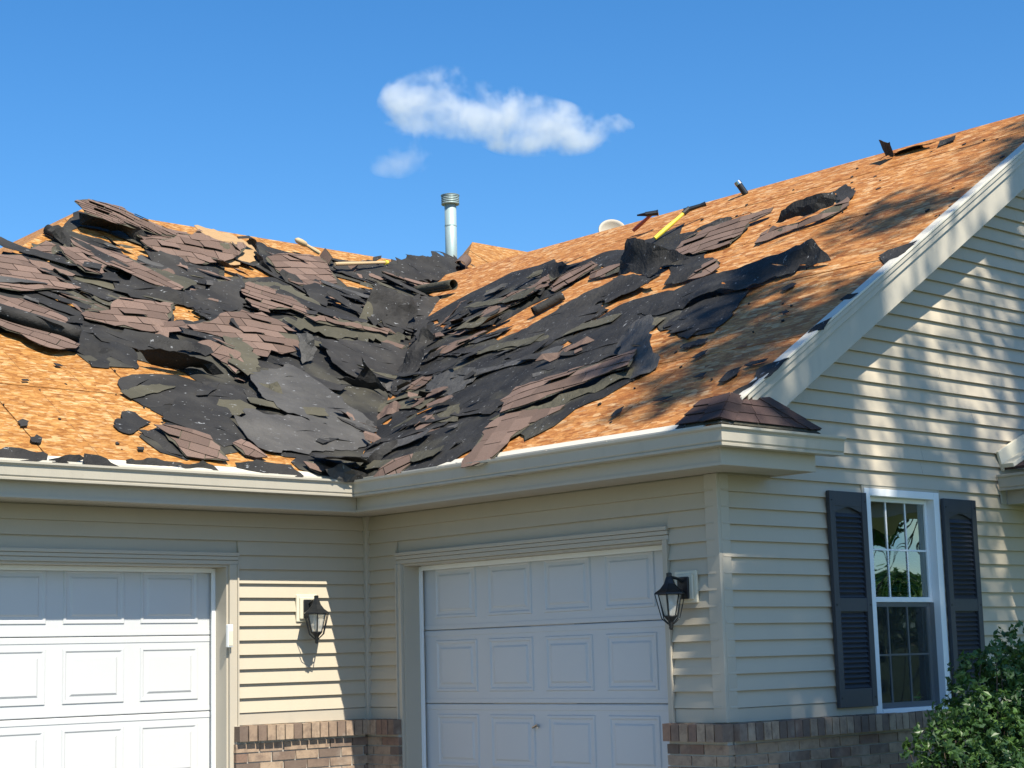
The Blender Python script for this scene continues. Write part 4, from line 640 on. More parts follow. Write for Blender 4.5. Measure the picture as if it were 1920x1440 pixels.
nt.links.new(tc.outputs['Position'], nn.inputs[0]); nt.links.new(nn.outputs[0], nb.inputs['Height']); nb.inputs['Distance'].default_value = .03; nb.inputs['Strength'].default_value = .5; nt.links.new(nb.outputs[0], gl.inputs['Normal'])
nt.links.new(fr_.outputs[0], mx.inputs[0]); nt.links.new(tr.outputs[0], mx.inputs[1]); nt.links.new(gl.outputs[0], mx.inputs[2]); nt.links.new(mx.outputs[0], o_.inputs[0]); M['glass'] = gm
M['dark'] = mat('painted_dark_room', (.008, .009, .01), .9)  # near-black colour stands in for the shade inside the room
M['screen'] = mat('insect_screen', (.006, .008, .01), .9)
gs = M['screen'].node_tree; tb = gs.nodes.new('ShaderNodeBsdfTransparent'); ms = gs.nodes.new('ShaderNodeMixShader'); ms.inputs[0].default_value = .62
gs.links.new(tb.outputs[0], ms.inputs[1]); gs.links.new(gs.nodes['Principled BSDF'].outputs[0], ms.inputs[2]); gs.links.new(ms.outputs[0], gs.nodes['Material Output'].inputs[0])
for (z0, z1, dep, nm) in ((zm, fz1-.05, -.03, 'upper_sash'), (fz0+.035, zm, -.06, 'lower_sash')):
    sash = empty('sash', (0, 0, 0)); sash.parent = win
    a0, a1 = fx0+.052, fx1-.052; w_ = .032
    cbox(a0, a0+w_, z0, z1, dep-.03, dep, 'sash_stile', 'vinyl_white', sash); cbox(a1-w_, a1, z0, z1, dep-.03, dep, 'sash_stile', 'vinyl_white', sash)
    cbox(a0+w_, a1-w_, z1-.03, z1, dep-.03, dep, 'sash_rail', 'vinyl_white', sash); cbox(a0+w_, a1-w_, z0, z0+.035, dep-.03, dep+.001, 'sash_rail', 'vinyl_white', sash)
    q = MB(); y = -L-dep+.014; q.add([(a0+w_, y, z0), (a1-w_, y, z0), (a1-w_, y, z1), (a0+w_, y, z1)], [(0, 1, 2, 3)]); q.build('pane', 'glass', sash)
    W = (a1-a0-2*w_)
    for i in (1, 2): cbox(a0+w_+W*i/3-.006, a0+w_+W*i/3+.006, z0+.035, z1-.03, dep-.0125, dep-.007, 'muntin', 'vinyl_white', sash, 0)
    zc = (z0+z1)/2; cbox(a0+w_, a1-w_, zc-.006, zc+.006, dep-.013, dep-.0065, 'muntin', 'vinyl_white', sash, 0)
q = MB(); y = -L+.022; q.add([(fx0+.054, y, fz0+.036), (fx1-.054, y, fz0+.036), (fx1-.054, y, zm-.002), (fx0+.054, y, zm-.002)], [(0, 1, 2, 3)]); q.build('insect_screen', 'screen', win)
# room behind the glass with a blind
q = MB(); q.box((fx0-.6, -L+.16, .3), (fx1+.6, -L+2.2, 2.6)); q.f = [tuple(reversed(f)) for f in q.f if f != (0, 1, 5, 4)]; q.build('room_lining', 'dark', house)
for i in range(14):
    z = zm+.36-i*.024; q = MB(); q.add([(fx0+.08, -L+.125, z), (fx1-.08, -L+.125, z), (fx1-.08, -L+.142, z+.012), (fx0+.08, -L+.142, z+.012)], [(0, 1, 2, 3)]); q.build('blind_slat', 'vinyl_white', win)
# shutters
def shutter(x0, x1, z0, z1):
    s = empty('shutter', (0, 0, 0)); s.parent = house
    d0, d1 = .028, .058; bw = .055
    cbox(x0, x0+bw, z0, z1, d0, d1, 'shutter_stile', 'shutter', s); cbox(x1-bw, x1, z0, z1, d0, d1, 'shutter_stile', 'shutter', s)
    zmid = z0+(z1-z0)*.47
    for a, c in ((z0, z0+.12), (zmid-.045, zmid+.045), (z1-.10, z1)): cbox(x0+bw, x1-bw, a, c, d0, d1-.002, 'shutter_rail', 'shutter', s)
    q = MB(); n = 12; xs = [x0+bw+(x1-x0-2*bw)*i/n for i in range(n+1)]
    zz = [z1-.135+.032*sin(pi*i/n)**1.5 for i in range(n+1)]
    v = [(x, -L-d1+.004, z) for x, z in zip(xs, zz)]+[(x, -L-d1+.004, z1-.098) for x in xs]+[(x, -L-d0, z) for x, z in zip(xs, zz)]+[(x, -L-d0, z1-.098) for x in xs]
    N = n+1; f = []
    for i in range(n): f += [(i, i+1, N+i+1, N+i), (2*N+i, 3*N+i, 3*N+i+1, 2*N+i+1), (i, 2*N+i, 2*N+i+1, i+1)]
    q.add(v, f); q.build('arched_rail', 'shutter', s)
    cbox(x0+bw, x1-bw, z0+.12, z1-.1, d0-.004, d0+.001, 'shutter_back', 'shutter', s, 0)
    me = None
    for a, c in ((z0+.125, zmid-.048), (zmid+.048, z1-.135)):
        n = int((c-a)/.0315); st = (c-a)/n
        for i in range(n):
            z = a+i*st
            if me is None:
                q = MB(); hw = (x1-x0)/2-bw-.008
                q.add([(-hw, -.026, 0), (hw, -.026, 0), (hw, -.022, .004), (-hw, -.022, .004), (-hw, .0, .028), (hw, .0, .028), (hw, .002, .0), (-hw, .002, .0)], [(0, 1, 2, 3), (3, 2, 5, 4), (4, 5, 6, 7), (0, 7, 6, 1), (0, 3, 4, 7), (1, 6, 5, 2)])
                me = q.mesh('louver')
            o = obj('louver', me, 'shutter', s); o.location = ((x0+x1)/2, -L-d0, z)
    for zz_ in (z0+.06, zmid, z1-.06):
        for xx in (x0+.02, x1-.02):
            q = MB(); q.bar((xx, -L-d1-.003, zz_), (xx, -L-d1+.002, zz_), .006, 8); q.build('shutter_screw', 'black', s)
shutter(1.04, 1.437, 1.01, 2.412); shutter(2.325, 2.72, 1.01, 2.412)
# ------------------------------------------------------------------ wall lanterns
def lantern(loc, rz, label):
    e = empty('wall_lantern', loc, label, 'wall lantern', 'black lanterns beside the garage doors', rz)
    # local: wall plane at y=0, outwards -y, z=0 is block centre
    def B(nm, m, a, c, bev=.003, par=e): q = MB(); q.box(a, c); return q.build(nm, m, par, bevel=bev)
    blk = B('mounting_block', 'cream', (-.092, -.022, -.10), (.092, -.001, .10), .006); B('block_face', 'cream', (-.070, -.036, -.080), (.070, -.0225, .080), .006, blk)
    B('back_plate', 'black', (-.045, -.052, -.075), (.045, -.0365, .062), .005)
    q = MB(); pts = [(0, -.05, .03), (0, -.10, .052), (0, -.155, .060)]
    for a, c in zip(pts[:-1], pts[1:]): q.bar(a, c, .009, 8)
    q.build('arm', 'black', e, smooth=False)
    cy = -.155
    cx = -.012
    N = 6
    def ring(r, z, ph=0): return [(cx+r*cos(2*pi*i/N+ph), cy+r*sin(2*pi*i/N+ph), z) for i in range(N)]
    q = MB(); prof = [(.010, .088), (.018, .084), (.018, .064), (.024, .052), (.036, .020), (.062, -.012), (.098, -.036), (.100, -.044), (.086, -.046)]
    v = []; [v.extend(ring(r, z)) for r, z in prof]
    f = [(j*N+i, j*N+(i+1) % N, (j+1)*N+(i+1) % N, (j+1)*N+i) for j in range(len(prof)-1) for i in range(N)]+[tuple(range(N))[::-1], tuple(range((len(prof)-1)*N, len(prof)*N))]
    q.add(v, f); cap = q.build('lantern_cap', 'black', e)
    zt, zb = -.046, -.178
    rtp, rbt = .074, .040
    a, c = ring(rtp, zt), ring(rbt, zb)
    fr3 = MB()
    for i in range(N): fr3.bar(a[i], c[i], .0042, 6)
    for i in range(N): fr3.bar(c[i], c[(i+1) % N], .005, 6); fr3.bar(a[i], a[(i+1) % N], .004, 6)
    cage = fr3.build('lantern_cage', 'black', e)
    for i in range(N):
        g2 = MB(); g2.add([a[i], a[(i+1) % N], c[(i+1) % N], c[i]], [(0, 1, 2, 3)]); g2.build('glass_pane', 'lamp_glass', cage)
    q = MB(); q.lathe([(.008, -.060), (.016, -.075), (.024, -.098), (.022, -.122), (.010, -.142), (.010, -.170)], (cx, cy, 0), 14); q.build('bulb', 'bulb', cage, smooth=True)
    q = MB(); A_ = ring(.097, -.042); B_ = ring(.058, -.192); Cc = ring(.018, -.226)
    for i in range(0, N): q.bar(A_[i], B_[i], .0036, 6); q.bar(B_[i], Cc[i], .0036, 6)
    q.build('outer_rods', 'black', e)
    q = MB(); q.lathe([(.044, -.176), (.040, -.184), (.020, -.206), (.014, -.222), (.017, -.232), (.012, -.240), (.014, -.250), (.008, -.262)], (cx, cy, 0), 14); q.build('finial', 'black', e, smooth=True)
    return e
lg = bpy.data.materials.new('lamp_glass'); lg.use_nodes = True; nt = lg.node_tree; pb = nt.nodes['Principled BSDF']; pb.inputs['Base Color'].default_value = (.75, .74, .68, 1); pb.inputs['Roughness'].default_value = .15
tr = nt.nodes.new('ShaderNodeBsdfTransparent'); tr.inputs[0].default_value = (.9, .9, .86, 1); mx = nt.nodes.new('ShaderNodeMixShader'); mx.inputs[0].default_value = .42
nt.links.new(tr.outputs[0], mx.inputs[1]); nt.links.new(pb.outputs[0], mx.inputs[2]); nt.links.new(mx.outputs[0], nt.nodes['Material Output'].inputs[0]); M['lamp_glass'] = lg
M['bulb'] = mat('bulb_glass', (.8, .8, .78), .12)
lantern((-.585, -.014, 1.785), 0, 'black wall lantern on the sunlit siding beside the left garage door')
lantern((-.014, -3.30, 1.79), -pi/2, 'black wall lantern on the shaded siding between the right garage door and the corner post')
# small sensor box on the left door casing
k = empty('door_sensor_box', (-1.262, -.03, 1.595), 'small white plastic box on the right casing of the left garage door', 'sensor box')
q = MB(); q.box((-.022, -.03, -.085), (.022, .0, .075)); q.build('box_body', 'vinyl_white', k, bevel=.005)
q = MB(); q.box((-.018, -.034, -.075), (.018, -.0302, .03)); q.build('box_cover', 'cream', k, bevel=.002)
# ------------------------------------------------------------------ porch roof corner at the right edge
PX = 3.05
por = empty('porch', (0, 0, 0)); por.parent = house
n = len(KP); dz = -.075
q = MB(); v = [(PX+.135-d-.015, yy, z+dz) for yy in (-L-.03, -L-1.5) for d, z in KP]
q.add(v, [(i, (i+1) % n, n+(i+1) % n, n+i) for i in range(n)]+[tuple(range(n))[::-1], tuple(range(n, 2*n))]); q.build('porch_gutter', 'gutter', por)
q = MB(); q.box((PX+.121, -L-1.5, 2.40), (PX+.14, -L-.03, 2.63)); q.build('porch_fascia', 'soffit', por, bevel=.003)
q = MB(); q.box((PX+.14, -L-1.5, 2.40), (PX+1.6, -L-.03, 2.42)); q.build('porch_ceiling', 'soffit', por)
q = MB(); q.box((PX+.05, -L-.028, 2.40), (PX+.12, -L-.018, 2.56)); q.build('porch_end_block', 'soffit', por, bevel=.003)
pr = lambda u, v, h=0: (PX+.10+u-h*.4, v, 2.655+.42*u+h)
q = MB(); q.add(*prism([(0, -L-1.5), (1.6, -L-1.5), (1.6, -L-.03), (0, -L-.03)], 0, .02, pr)); q.build('porch_roof', 'shingle_dark', por)
q = MB(); q.add(*prism([(-.02, -L-.14), (.9, -L-.14), (.9, -L-.03), (-.02, -L-.03)], .021, .03, pr)); q.build('porch_flashing', 'cream', por, bevel=.004)
q = MB(); q.add(*prism([(-.02, -L-.045), (.9, -L-.045), (.9, -L-.022), (-.02, -L-.022)], .0, .14, pr)); q.build('step_flashing', 'cream', por, bevel=.004)
q = MB(); q.box((PX+1.46, -L-1.42, 0), (PX+1.58, -L-1.30, 2.4)); q.build('porch_post', 'trim', por)
# ------------------------------------------------------------------ torn roofing
def area(P): return sum(P[i-1][0]*P[i][1]-P[i][0]*P[i-1][1] for i in range(len(P)))/2
def inside(x, y, P):
    r = False
    for i in range(len(P)):
        (x1, y1), (x2, y2) = P[i-1][:2], P[i][:2]
        if (y1 > y) != (y2 > y) and x < (x2-x1)*(y-y1)/(y2-y1)+x1: r = not r
    return r
def dedge(x, y, P):
    d = 9
    for i in range(len(P)):
        x1, y1 = P[i-1][:2]; x2, y2 = P[i][:2]; dx, dy = x2-x1, y2-y1; q = dx*dx+dy*dy+1e-9
        t = max(0, min(1, ((x-x1)*dx+(y-y1)*dy)/q)); d = min(d, hypot(x-x1-t*dx, y-y1-t*dy))
    return d
def ragged(P, step, jag, rnd):
    """P: (u,v,h) outline -> resampled torn outline"""
    out = []
    for i in range(len(P)):
        a, b = P[i], P[(i+1) % len(P)]; d = hypot(b[0]-a[0], b[1]-a[1]); n = max(1, int(d/step))
        nx, ny = (-(b[1]-a[1])/(d+1e-6), (b[0]-a[0])/(d+1e-6)); run = 0; off = 0
        for k in range(n):
            t = (k+(0 if k == 0 else rnd.uniform(-.3, .3)))/n
            if k and run <= 0: off = rnd.uniform(-jag, jag); run = rnd.choice((1, 1, 2, 3))
            run -= 1
            if k and rnd.random() < .10: off += rnd.uniform(-2.2, .6)*jag
            o = off if k else 0
            out.append((a[0]+(b[0]-a[0])*t+nx*o, a[1]+(b[1]-a[1])*t+ny*o, a[2]+(b[2]-a[2])*t))
    return out
def hfield(P, amp, bulge, seed, wl=.35):
    O2 = [(p[0], p[1]) for p in P]
    def h(x, y):
        sw = sh = 0
        for p in P:
            d2 = (x-p[0])**2+(y-p[1])**2+1e-4; w_ = 1/(d2*d2)**.8; sw += w_; sh += w_*p[2]
        hh = sh/sw
        q = Vector((x/wl, y/wl, seed*3.7))
        n = noise.noise(q)+.5*noise.noise(q*2.3)+.25*noise.noise(q*5.1)
        hh += amp*n*min(1, .35+dedge(x, y, O2)/.12)
        if bulge: hh += bulge*min(1, dedge(x, y, O2)/.1)
        return hh
    return h
def sheet_mesh(name, fr, P, holes, h, th, cell, rnd, base=0):
    O2 = [Vector((p[0], p[1])) for p in P]; pts = list(O2); edges = [(i, (i+1) % len(O2)) for i in range(len(O2))]
    for H in holes:
        k = len(pts); pts += [Vector((p[0], p[1])) for p in H]; edges += [(k+i, k+(i+1) % len(H)) for i in range(len(H))]
    xs = [p.x for p in O2]; ys = [p.y for p in O2]
    x = min(xs)
    while x < max(xs):
        y = min(ys)
        while y < max(ys):
            a, b = x+rnd.uniform(-.3, .3)*cell, y+rnd.uniform(-.3, .3)*cell
            if inside(a, b, O2) and dedge(a, b, O2) > cell*.4: pts.append(Vector((a, b)))
            y += cell
        x += cell
    r = delaunay_2d_cdt(pts, edges, [], 0, 1e-5)
    V, F = r[0], r[2]; tri = []
    for f in F:
        cx = sum(V[i].x for i in f)/len(f); cy = sum(V[i].y for i in f)/len(f)
        if inside(cx, cy, O2) and not any(inside(cx, cy, H) for H in holes): tri.append(tuple(f))
    if not tri: return None
    H_ = [h(v.x, v.y) for v in V]
    n = len(V); v3 = [fr(v.x, v.y, a+th+base) for v, a in zip(V, H_)]+[fr(v.x, v.y, a+base) for v, a in zip(V, H_)]
    cnt = {}
    for f in tri:
        for i in range(len(f)): e = (f[i], f[(i+1) % len(f)]); cnt[e] = 1
    faces = list(tri)+[tuple(i+n for i in reversed(f)) for f in tri]
    for (a, b) in cnt:
        if (b, a) not in cnt: faces.append((b, a, a+n, b+n))
    me = bpy.data.meshes.new(name); me.from_pydata(v3, [], faces); me.update()
    return me
FR = {'A': rA, 'B': rB}
MATN = {'felt': 'felt', 'grey_felt': 'grey_felt', 'back': 'back', 'shingle': 'shingle', 'card': 'card'}
def cell_clip(P, ang, cu, cv, du, dv, ox, oy, sc):
    """part of the outline inside one rotated tab cell; sc = slope stretch on (u,v)"""
    c, s = cos(-ang), sin(-ang)
    R = [((p[0]*sc[0]-ox)*c-(p[1]*sc[1]-oy)*s, (p[0]*sc[0]-ox)*s+(p[1]*sc[1]-oy)*c) for p in P]
    Q = clip(R, cu, cu+du, cv, cv+dv)
    c, s = cos(ang), sin(ang)
    return [(((a*c-b*s)+ox)/sc[0], ((a*s+b*c)+oy)/sc[1]) for a, b in Q]
def frame_for(P3):
    """best plane of a 3D outline: returns fr(u,v,w) and the flattened outline (u,v,w)"""
    c = sum(P3, Vector())/len(P3); n = Vector()
    for i in range(len(P3)): n += (P3[i-1]-c).cross(P3[i]-c)
    n = n.normalized() if n.length > 1e-6 else Vector((0, 0, 1))
    if n.dot(Vector((-8.16, -10.74, 1.38))-c) < 0: n = -n      # the torn side that shows
    e1 = n.orthogonal().normalized(); e2 = n.cross(e1)
    return (lambda u, v, w=0: tuple(c+e1*u+e2*v+n*w)), [((p-c).dot(e1), (p-c).dot(e2), (p-c).dot(n)) for p in P3], (c, e1, e2)
def slits(P, rnd, n, along):
    O2 = [(p[0], p[1]) for p in P]; xs = [p[0] for p in P]; ys = [p[1] for p in P]; out = []; k = 0
    while len(out) < n and k < 200:
        k += 1; x, y = rnd.uniform(min(xs), max(xs)), rnd.uniform(min(ys), max(ys)); ln = rnd.uniform(.05, .17); w_ = rnd.uniform(.006, .02); t_ = along+rnd.gauss(0, .35)
        pts = [(x-ln*cos(t_), y-ln*sin(t_)), (x-w_*sin(t_), y+w_*cos(t_)), (x+ln*cos(t_), y+ln*sin(t_)), (x+w_*sin(t_)*.3, y-w_*cos(t_)*.3)]
        if all(inside(a, b, O2) and dedge(a, b, O2) > .05 for a, b in pts) and all(hypot(x-q[0][0], y-q[0][1]) > .35 for q in out): out.append(pts)
    return out
def sheet(kind, pl, label, P, ang, o, seed):
    rnd = random.Random(seed)
    amp = o.get('amp', .012); bulge = o.get('bulge', 0)
    P3 = [Vector(FR[pl](*p)) for p in P]
    fr, P, (C0, E1, E2) = frame_for(P3)
    if area(P) < 0: P = P[::-1]
    hb = hfield(P, amp, bulge, seed); lo = min(p[2] for p in P)
    h = hb
    A_ = abs(area(P)); cell = max(.045, min(.09, sqrt(A_)/10))
    if kind != 'shingle':
        jg = o.get('jag', 1); R = ragged(P, .05 if A_ > .15 else .035, (.040 if A_ > .15 else .012)*jg, rnd)
        ax = Vector((1, 0, 0)) if pl == 'A' else Vector((0, 1, 0)); al = atan2(ax.dot(E2), ax.dot(E1))
        HS = slits(P, rnd, int(min(7, A_*7)), al) if kind in ('felt', 'grey_felt') and A_ > .2 else []
        me = sheet_mesh('torn_felt', fr, R, HS, h, .004, cell, rnd)
        if me is None: return
        nm = {'felt': 'black_felt_sheet', 'grey_felt': 'grey_felt_sheet', 'back': 'overturned_shingle_strip', 'card': 'tan_board'}[kind]
        t = obj(nm, me, MATN[kind]); tag(t, label, {'felt': 'felt sheet', 'grey_felt': 'felt sheet', 'back': 'shingle strip', 'card': 'board'}[kind]); return t
    # shingle sheet: backing felt with separate tabs on it
    t = empty('shingle_sheet', (0, 0, 0), label, 'shingle sheet')
    R = ragged(P, .06, .014, rnd)
    me = sheet_mesh('backing', fr, R, [], h, .003, cell, rnd)
    if me: obj('backing', me, 'back', t)
    cx = sum(p[0] for p in P)/len(P); cy = sum(p[1] for p in P)/len(P)
    a3, b3 = Vector(FR[pl](*ang[0])), Vector(FR[pl](*ang[1])); dv = b3-a3; ang = atan2(dv.dot(E2), dv.dot(E1))
    # make the course axis +v point uphill
    vd = E1*(-sin(ang))+E2*cos(ang)
    if vd.z < 0: ang += pi
    sc = (1, 1)
    tw, td = o.get('tab', (.21, .14))
    R2 = [(p[0], p[1]) for p in ragged(P, .07, .030, rnd)]
    us = [((p[0]-cx)*cos(-ang)-(p[1]-cy)*sin(-ang), (p[0]-cx)*sin(-ang)+(p[1]-cy)*cos(-ang)) for p in P]
    u0, u1 = min(a[0] for a in us), max(a[0] for a in us); v0, v1 = min(a[1] for a in us), max(a[1] for a in us)
    j = 0; vv = v0-rnd.random()*.03
    while vv < v1:
        uu = u0-(tw*.5 if j % 2 else 0)-rnd.random()*.05
        while uu < u1:
            jx = rnd.uniform(-.003, .003)
            Q = cell_clip(R2, ang, uu+.002+jx, vv-.003, tw-.0045, td+.006, cx, cy, sc)
            uu += tw
            Q = [Q[i] for i in range(len(Q)) if hypot(Q[i][0]-Q[i-1][0], Q[i][1]-Q[i-1][1]) > .004]
            if len(Q) < 3 or abs(area(Q)) < .0012 or rnd.random() < .03: continue
            if area(Q) < 0: Q = Q[::-1]
            q0 = vv; lft = rnd.uniform(.0, .003); cur = rnd.uniform(0, .004) if rnd.random() < .8 else rnd.uniform(.006, .03)
            def hh(x, y, q0=q0, lft=lft, cur=cur):
                b = -(x-cx)*sin(ang)+(y-cy)*cos(ang); f = 1-max(0, min(1, (b-q0)/td))
                return h(x, y)+.003+lft+(.0035+cur*.8)*f*f
            Qr = []
            for i in range(len(Q)):
                a, b = Q[i], Q[(i+1) % len(Q)]; k = max(1, int(hypot(b[0]-a[0], b[1]-a[1])/.08))
                for m_ in range(k): tt = m_/k; Qr.append((a[0]+(b[0]-a[0])*tt, a[1]+(b[1]-a[1])*tt, 0))
            m2 = sheet_mesh('shingle', fr, Qr, [], hh, .003, 9, rnd)
            if m2: obj('shingle', m2, 'shingle', t)
        vv += td; j += 1
    return t
for i, (pl, O, HS) in enumerate(BASES):
    P = [(a, b, .006) for a, b in O]; P = P if area(P) > 0 else P[::-1]; rnd = random.Random(50+i)
    R = ragged(P, .09, .03, rnd); H2 = [[(a, b) for a, b, c in ragged([(x, y, 0) for x, y in H], .06, .018, rnd)] for H in HS]
    hf0 = hfield(P, .016, .008, 40+i, .3); hf = lambda x, y: max(.003, hf0(x, y))
    me = sheet_mesh('underlayment', FR[pl], R, H2, hf, .004, .11, rnd)
    t = obj('underlayment_felt', me, 'base_felt'); tag(t, ['black underlayment felt with torn holes covering most of the left slope', 'black underlayment felt sweeping from the valley up the right slope', 'upper band of black underlayment felt on the right slope near the valley head'][i], 'felt sheet')
for i, (kind, pl, label, P, ang, o) in enumerate(PIECES):
    sheet(kind, pl, label, P, ang or 0, o, 100+i)
def where(pl, x, y):
    if pl == 'A':
        if abs(x-y) < .75: return 'beside the valley on the left slope'
        if y > 3.0: return 'just below the left ridge'
        if x < -1.7: return 'near the left photo edge'
        return 'in the middle of the left slope' if y > 1.2 else 'low on the left slope above the gutter'
    if abs(x-y) < .75: return 'beside the valley on the right slope'
    return 'high on the right slope' if x > 2.2 else 'low on the right slope above the gutter' if x < .5 else 'in the middle of the right slope'
def size_word(s): return 'tiny' if s < .09 else 'small' if s < .16 else 'larger'
# loose scraps strewn through the pile
rnd = random.Random(77)
NM = {'felt': 'torn black felt scrap', 'shingle': 'torn brown shingle scrap', 'back': 'overturned olive shingle scrap'}
for zi, (pl, Z, n) in enumerate(ZONES):
    xs = [p[0] for p in Z]; ys = [p[1] for p in Z]; fr = FR[pl]; c = 0
    while c < n:
        x, y = rnd.uniform(min(xs), max(xs)), rnd.uniform(min(ys), max(ys))
        if not inside(x, y, Z): continue
        c += 1
        kind = rnd.choices(('felt', 'shingle', 'back', 'grey_felt'), (.44, .26, .2, .10))[0]
        a = rnd.choice((rnd.uniform(.04, .12), rnd.uniform(.1, .26))); b = min(a*.8, rnd.uniform(.025, .075))
        along = (0 if pl == 'A' else pi/2)+rnd.gauss(-.35 if pl == 'A' else .25, .45)
        k = rnd.randint(4, 7); ph = rnd.random()*6
        tilt = rnd.uniform(0, .035) if rnd.random() < .8 else rnd.uniform(.04, .11); td_ = rnd.random()*6.28
        h0 = rnd.uniform(.012, .06)
        P = []
        for q_ in range(k):
            t_ = 2*pi*q_/k+rnd.uniform(-.25, .25); r_ = rnd.uniform(.7, 1.15)
            sq = 1/max(abs(cos(t_)), abs(sin(t_)))**.7
            e1, e2 = a*cos(t_)*r_*sq, b*sin(t_)*r_*sq
            X, Y = x+e1*cos(along)-e2*sin(along), y+e1*sin(along)+e2*cos(along)
            P.append((X, Y, h0+tilt*max(0, (cos(t_-td_)+.4)/1.4)))
        if area(P) < 0: P = P[::-1]
        h1_ = hfield(P, .03, 0, 300+zi*200+c, .13); h = lambda x, y, g=h1_: max(.004, g(x, y))
        me = sheet_mesh('scrap', fr, ragged(P, .05, .009, rnd), [], h, .003, .045, rnd)
        if not me: continue
        key = (pl, 'felt' if kind == 'grey_felt' else kind)
        o = obj({'felt': 'felt_scrap', 'shingle': 'shingle_scrap', 'back': 'shingle_scrap'}[key[1]], me, MATN[kind]); tag(o, size_word(a)+' '+NM[key[1]]+' '+where(pl, x, y), 'roofing scrap', size_word(a)+' '+NM[key[1]]+'s '+where(pl, x, y))
# torn strips of three-tab shingle and of felt, each bent a little its own way
rnd = random.Random(123)
def bent(pl, x, y, a0_, ln, wd, h0, c1_, c2_, tw_, kind, label, cat, group):
    fr0 = FR[pl]; c = Vector(fr0(x, y, h0)); up_ = (Vector(fr0(x, y, 1))-Vector(fr0(x, y, 0))).normalized()
    ex = (Vector(fr0(x+cos(a0_)*.01, y+sin(a0_)*.01, 0))-Vector(fr0(x, y, 0))).normalized(); ey = up_.cross(ex)
    ph = rnd.random()*6
    def w(u, v, s=0): return c1_*(u/ln*2)**2*(1 if u*c2_ > 0 else .25)+tw_*u*v/ln/wd*.5+.012*noise.noise(Vector((u*4+ph, v*5, ph)))
    fr = lambda u, v, z=0: tuple(c+ex*u+ey*v+up_*z)
    if kind != 'shingle':
        k = max(4, int(ln/.12)); P = [(-ln/2+ln*i/k, -wd/2*rnd.uniform(.7, 1.15), 0) for i in range(k+1)]+[(ln/2-ln*i/k, wd/2*rnd.uniform(.6, 1.15), 0) for i in range(k+1)]
        me = sheet_mesh('strip', fr, ragged(P, .05, .014, rnd), [], w, .004, .07, rnd)
        if me: tag(obj('felt_strip' if kind != 'back' else 'overturned_shingle_strip', me, MATN[kind]), label, cat, group)
        return
    t = empty('shingle_strip', (0, 0, 0), label, cat, group); nt_ = max(2, int(ln/.24)); rows = 2 if wd > .2 else 1
    P = [(-ln/2, -wd/2+.01, 0), (ln/2, -wd/2+.01, 0), (ln/2+.01, wd/2, 0), (-ln/2, wd/2+.015, 0)]
    me = sheet_mesh('backing', fr, ragged(P, .06, .010, rnd), [], w, .003, .08, rnd); obj('backing', me, 'back', t)
    for r in range(rows):
        for i in range(nt_):
            if rnd.random() < .06: continue
            a, b = -ln/2+ln*i/nt_+.003+(.06 if r else 0), -wd/2+wd/rows*r*.9; s_ = ln/nt_-.007; hh_ = wd/rows*.98; ls = rnd.uniform(.002, .008)
            Q = [(a, b, 0), (a+s_/2, b+rnd.uniform(-.004, .004), 0), (a+s_, b, 0), (a+s_, b+hh_/2, 0), (a+s_, b+hh_, 0), (a, b+hh_, 0), (a, b+hh_/2, 0)]
            m2 = sheet_mesh('shingle', fr, Q, [], lambda u, v, b=b, ls=ls, hh_=hh_, r=r: w(u, v)+.004+.005*r+ls*(1-max(0, min(1, (v-b)/hh_))), .004, 9, rnd)
            if m2: obj('shingle', m2, 'shingle', t)
for zi, (pl, Z, n) in enumerate(ZONES):
    xs = [p[0] for p in Z]; ys = [p[1] for p in Z]; c = 0; N_ = (20, 13, 0, 9)[zi]
    while c < N_:
        x, y = rnd.uniform(min(xs), max(xs)), rnd.uniform(min(ys), max(ys))
        if not inside(x, y, Z) or (pl == 'A' and y > RY-.75): continue
        c += 1; k = rnd.choices(('shingle', 'felt', 'grey_felt', 'back'), (.22, .46, .10, .22))[0]; side = 'left' if pl == 'A' else 'right'
        a_ = (0 if pl == 'A' else pi/2)+rnd.gauss(-.45 if pl == 'A' else .22, .4)
        ln, wd = (rnd.choice((.48, .72, .96)), rnd.choice((.12, .13, .24))) if k == 'shingle' else (rnd.uniform(.35, 1.1), rnd.uniform(.08, .24))
        nm = {'shingle': 'brown shingle strip', 'felt': 'torn black felt strip', 'grey_felt': 'torn grey felt strip', 'back': 'overturned olive shingle strip'}[k]
        bent(pl, x, y, a_, ln, wd, rnd.uniform(.02, .08), rnd.uniform(0, .08), rnd.choice((-1, 1)), rnd.uniform(-.12, .12), k, nm+' tangled in the pile '+where(pl, x, y), 'felt strip' if 'felt' in k else 'shingle strip', nm.replace('strip', 'strips')+' tangled in the pile '+where(pl, x, y))
rnd = random.Random(505); c = 0
while c < 22:                                               # flat torn layers on the left slope
    x, y = rnd.uniform(-2.6, 2.6), rnd.uniform(.2, 3.4)
    if not inside(x, y, BASES[0][1]) or dedge(x, y, BASES[0][1]) < .35: continue
    c += 1; k = rnd.choice(('felt', 'felt', 'felt', 'grey_felt', 'back')); nm = {'felt': 'flat black felt layer', 'grey_felt': 'flat grey felt layer', 'back': 'flat olive felt layer'}[k]
    bent('A', x, y, rnd.gauss(-.55, .35), rnd.uniform(.45, 1.1), rnd.uniform(.10, .26), rnd.uniform(.02, .05), rnd.uniform(0, .04), 1, rnd.uniform(-.05, .05), k, nm+' between torn sheets '+where('A', x, y), 'felt strip', nm+'s between torn sheets '+where('A', x, y))
rnd = random.Random(404); c = 0                               # flat felt layers along the courses of the right slope
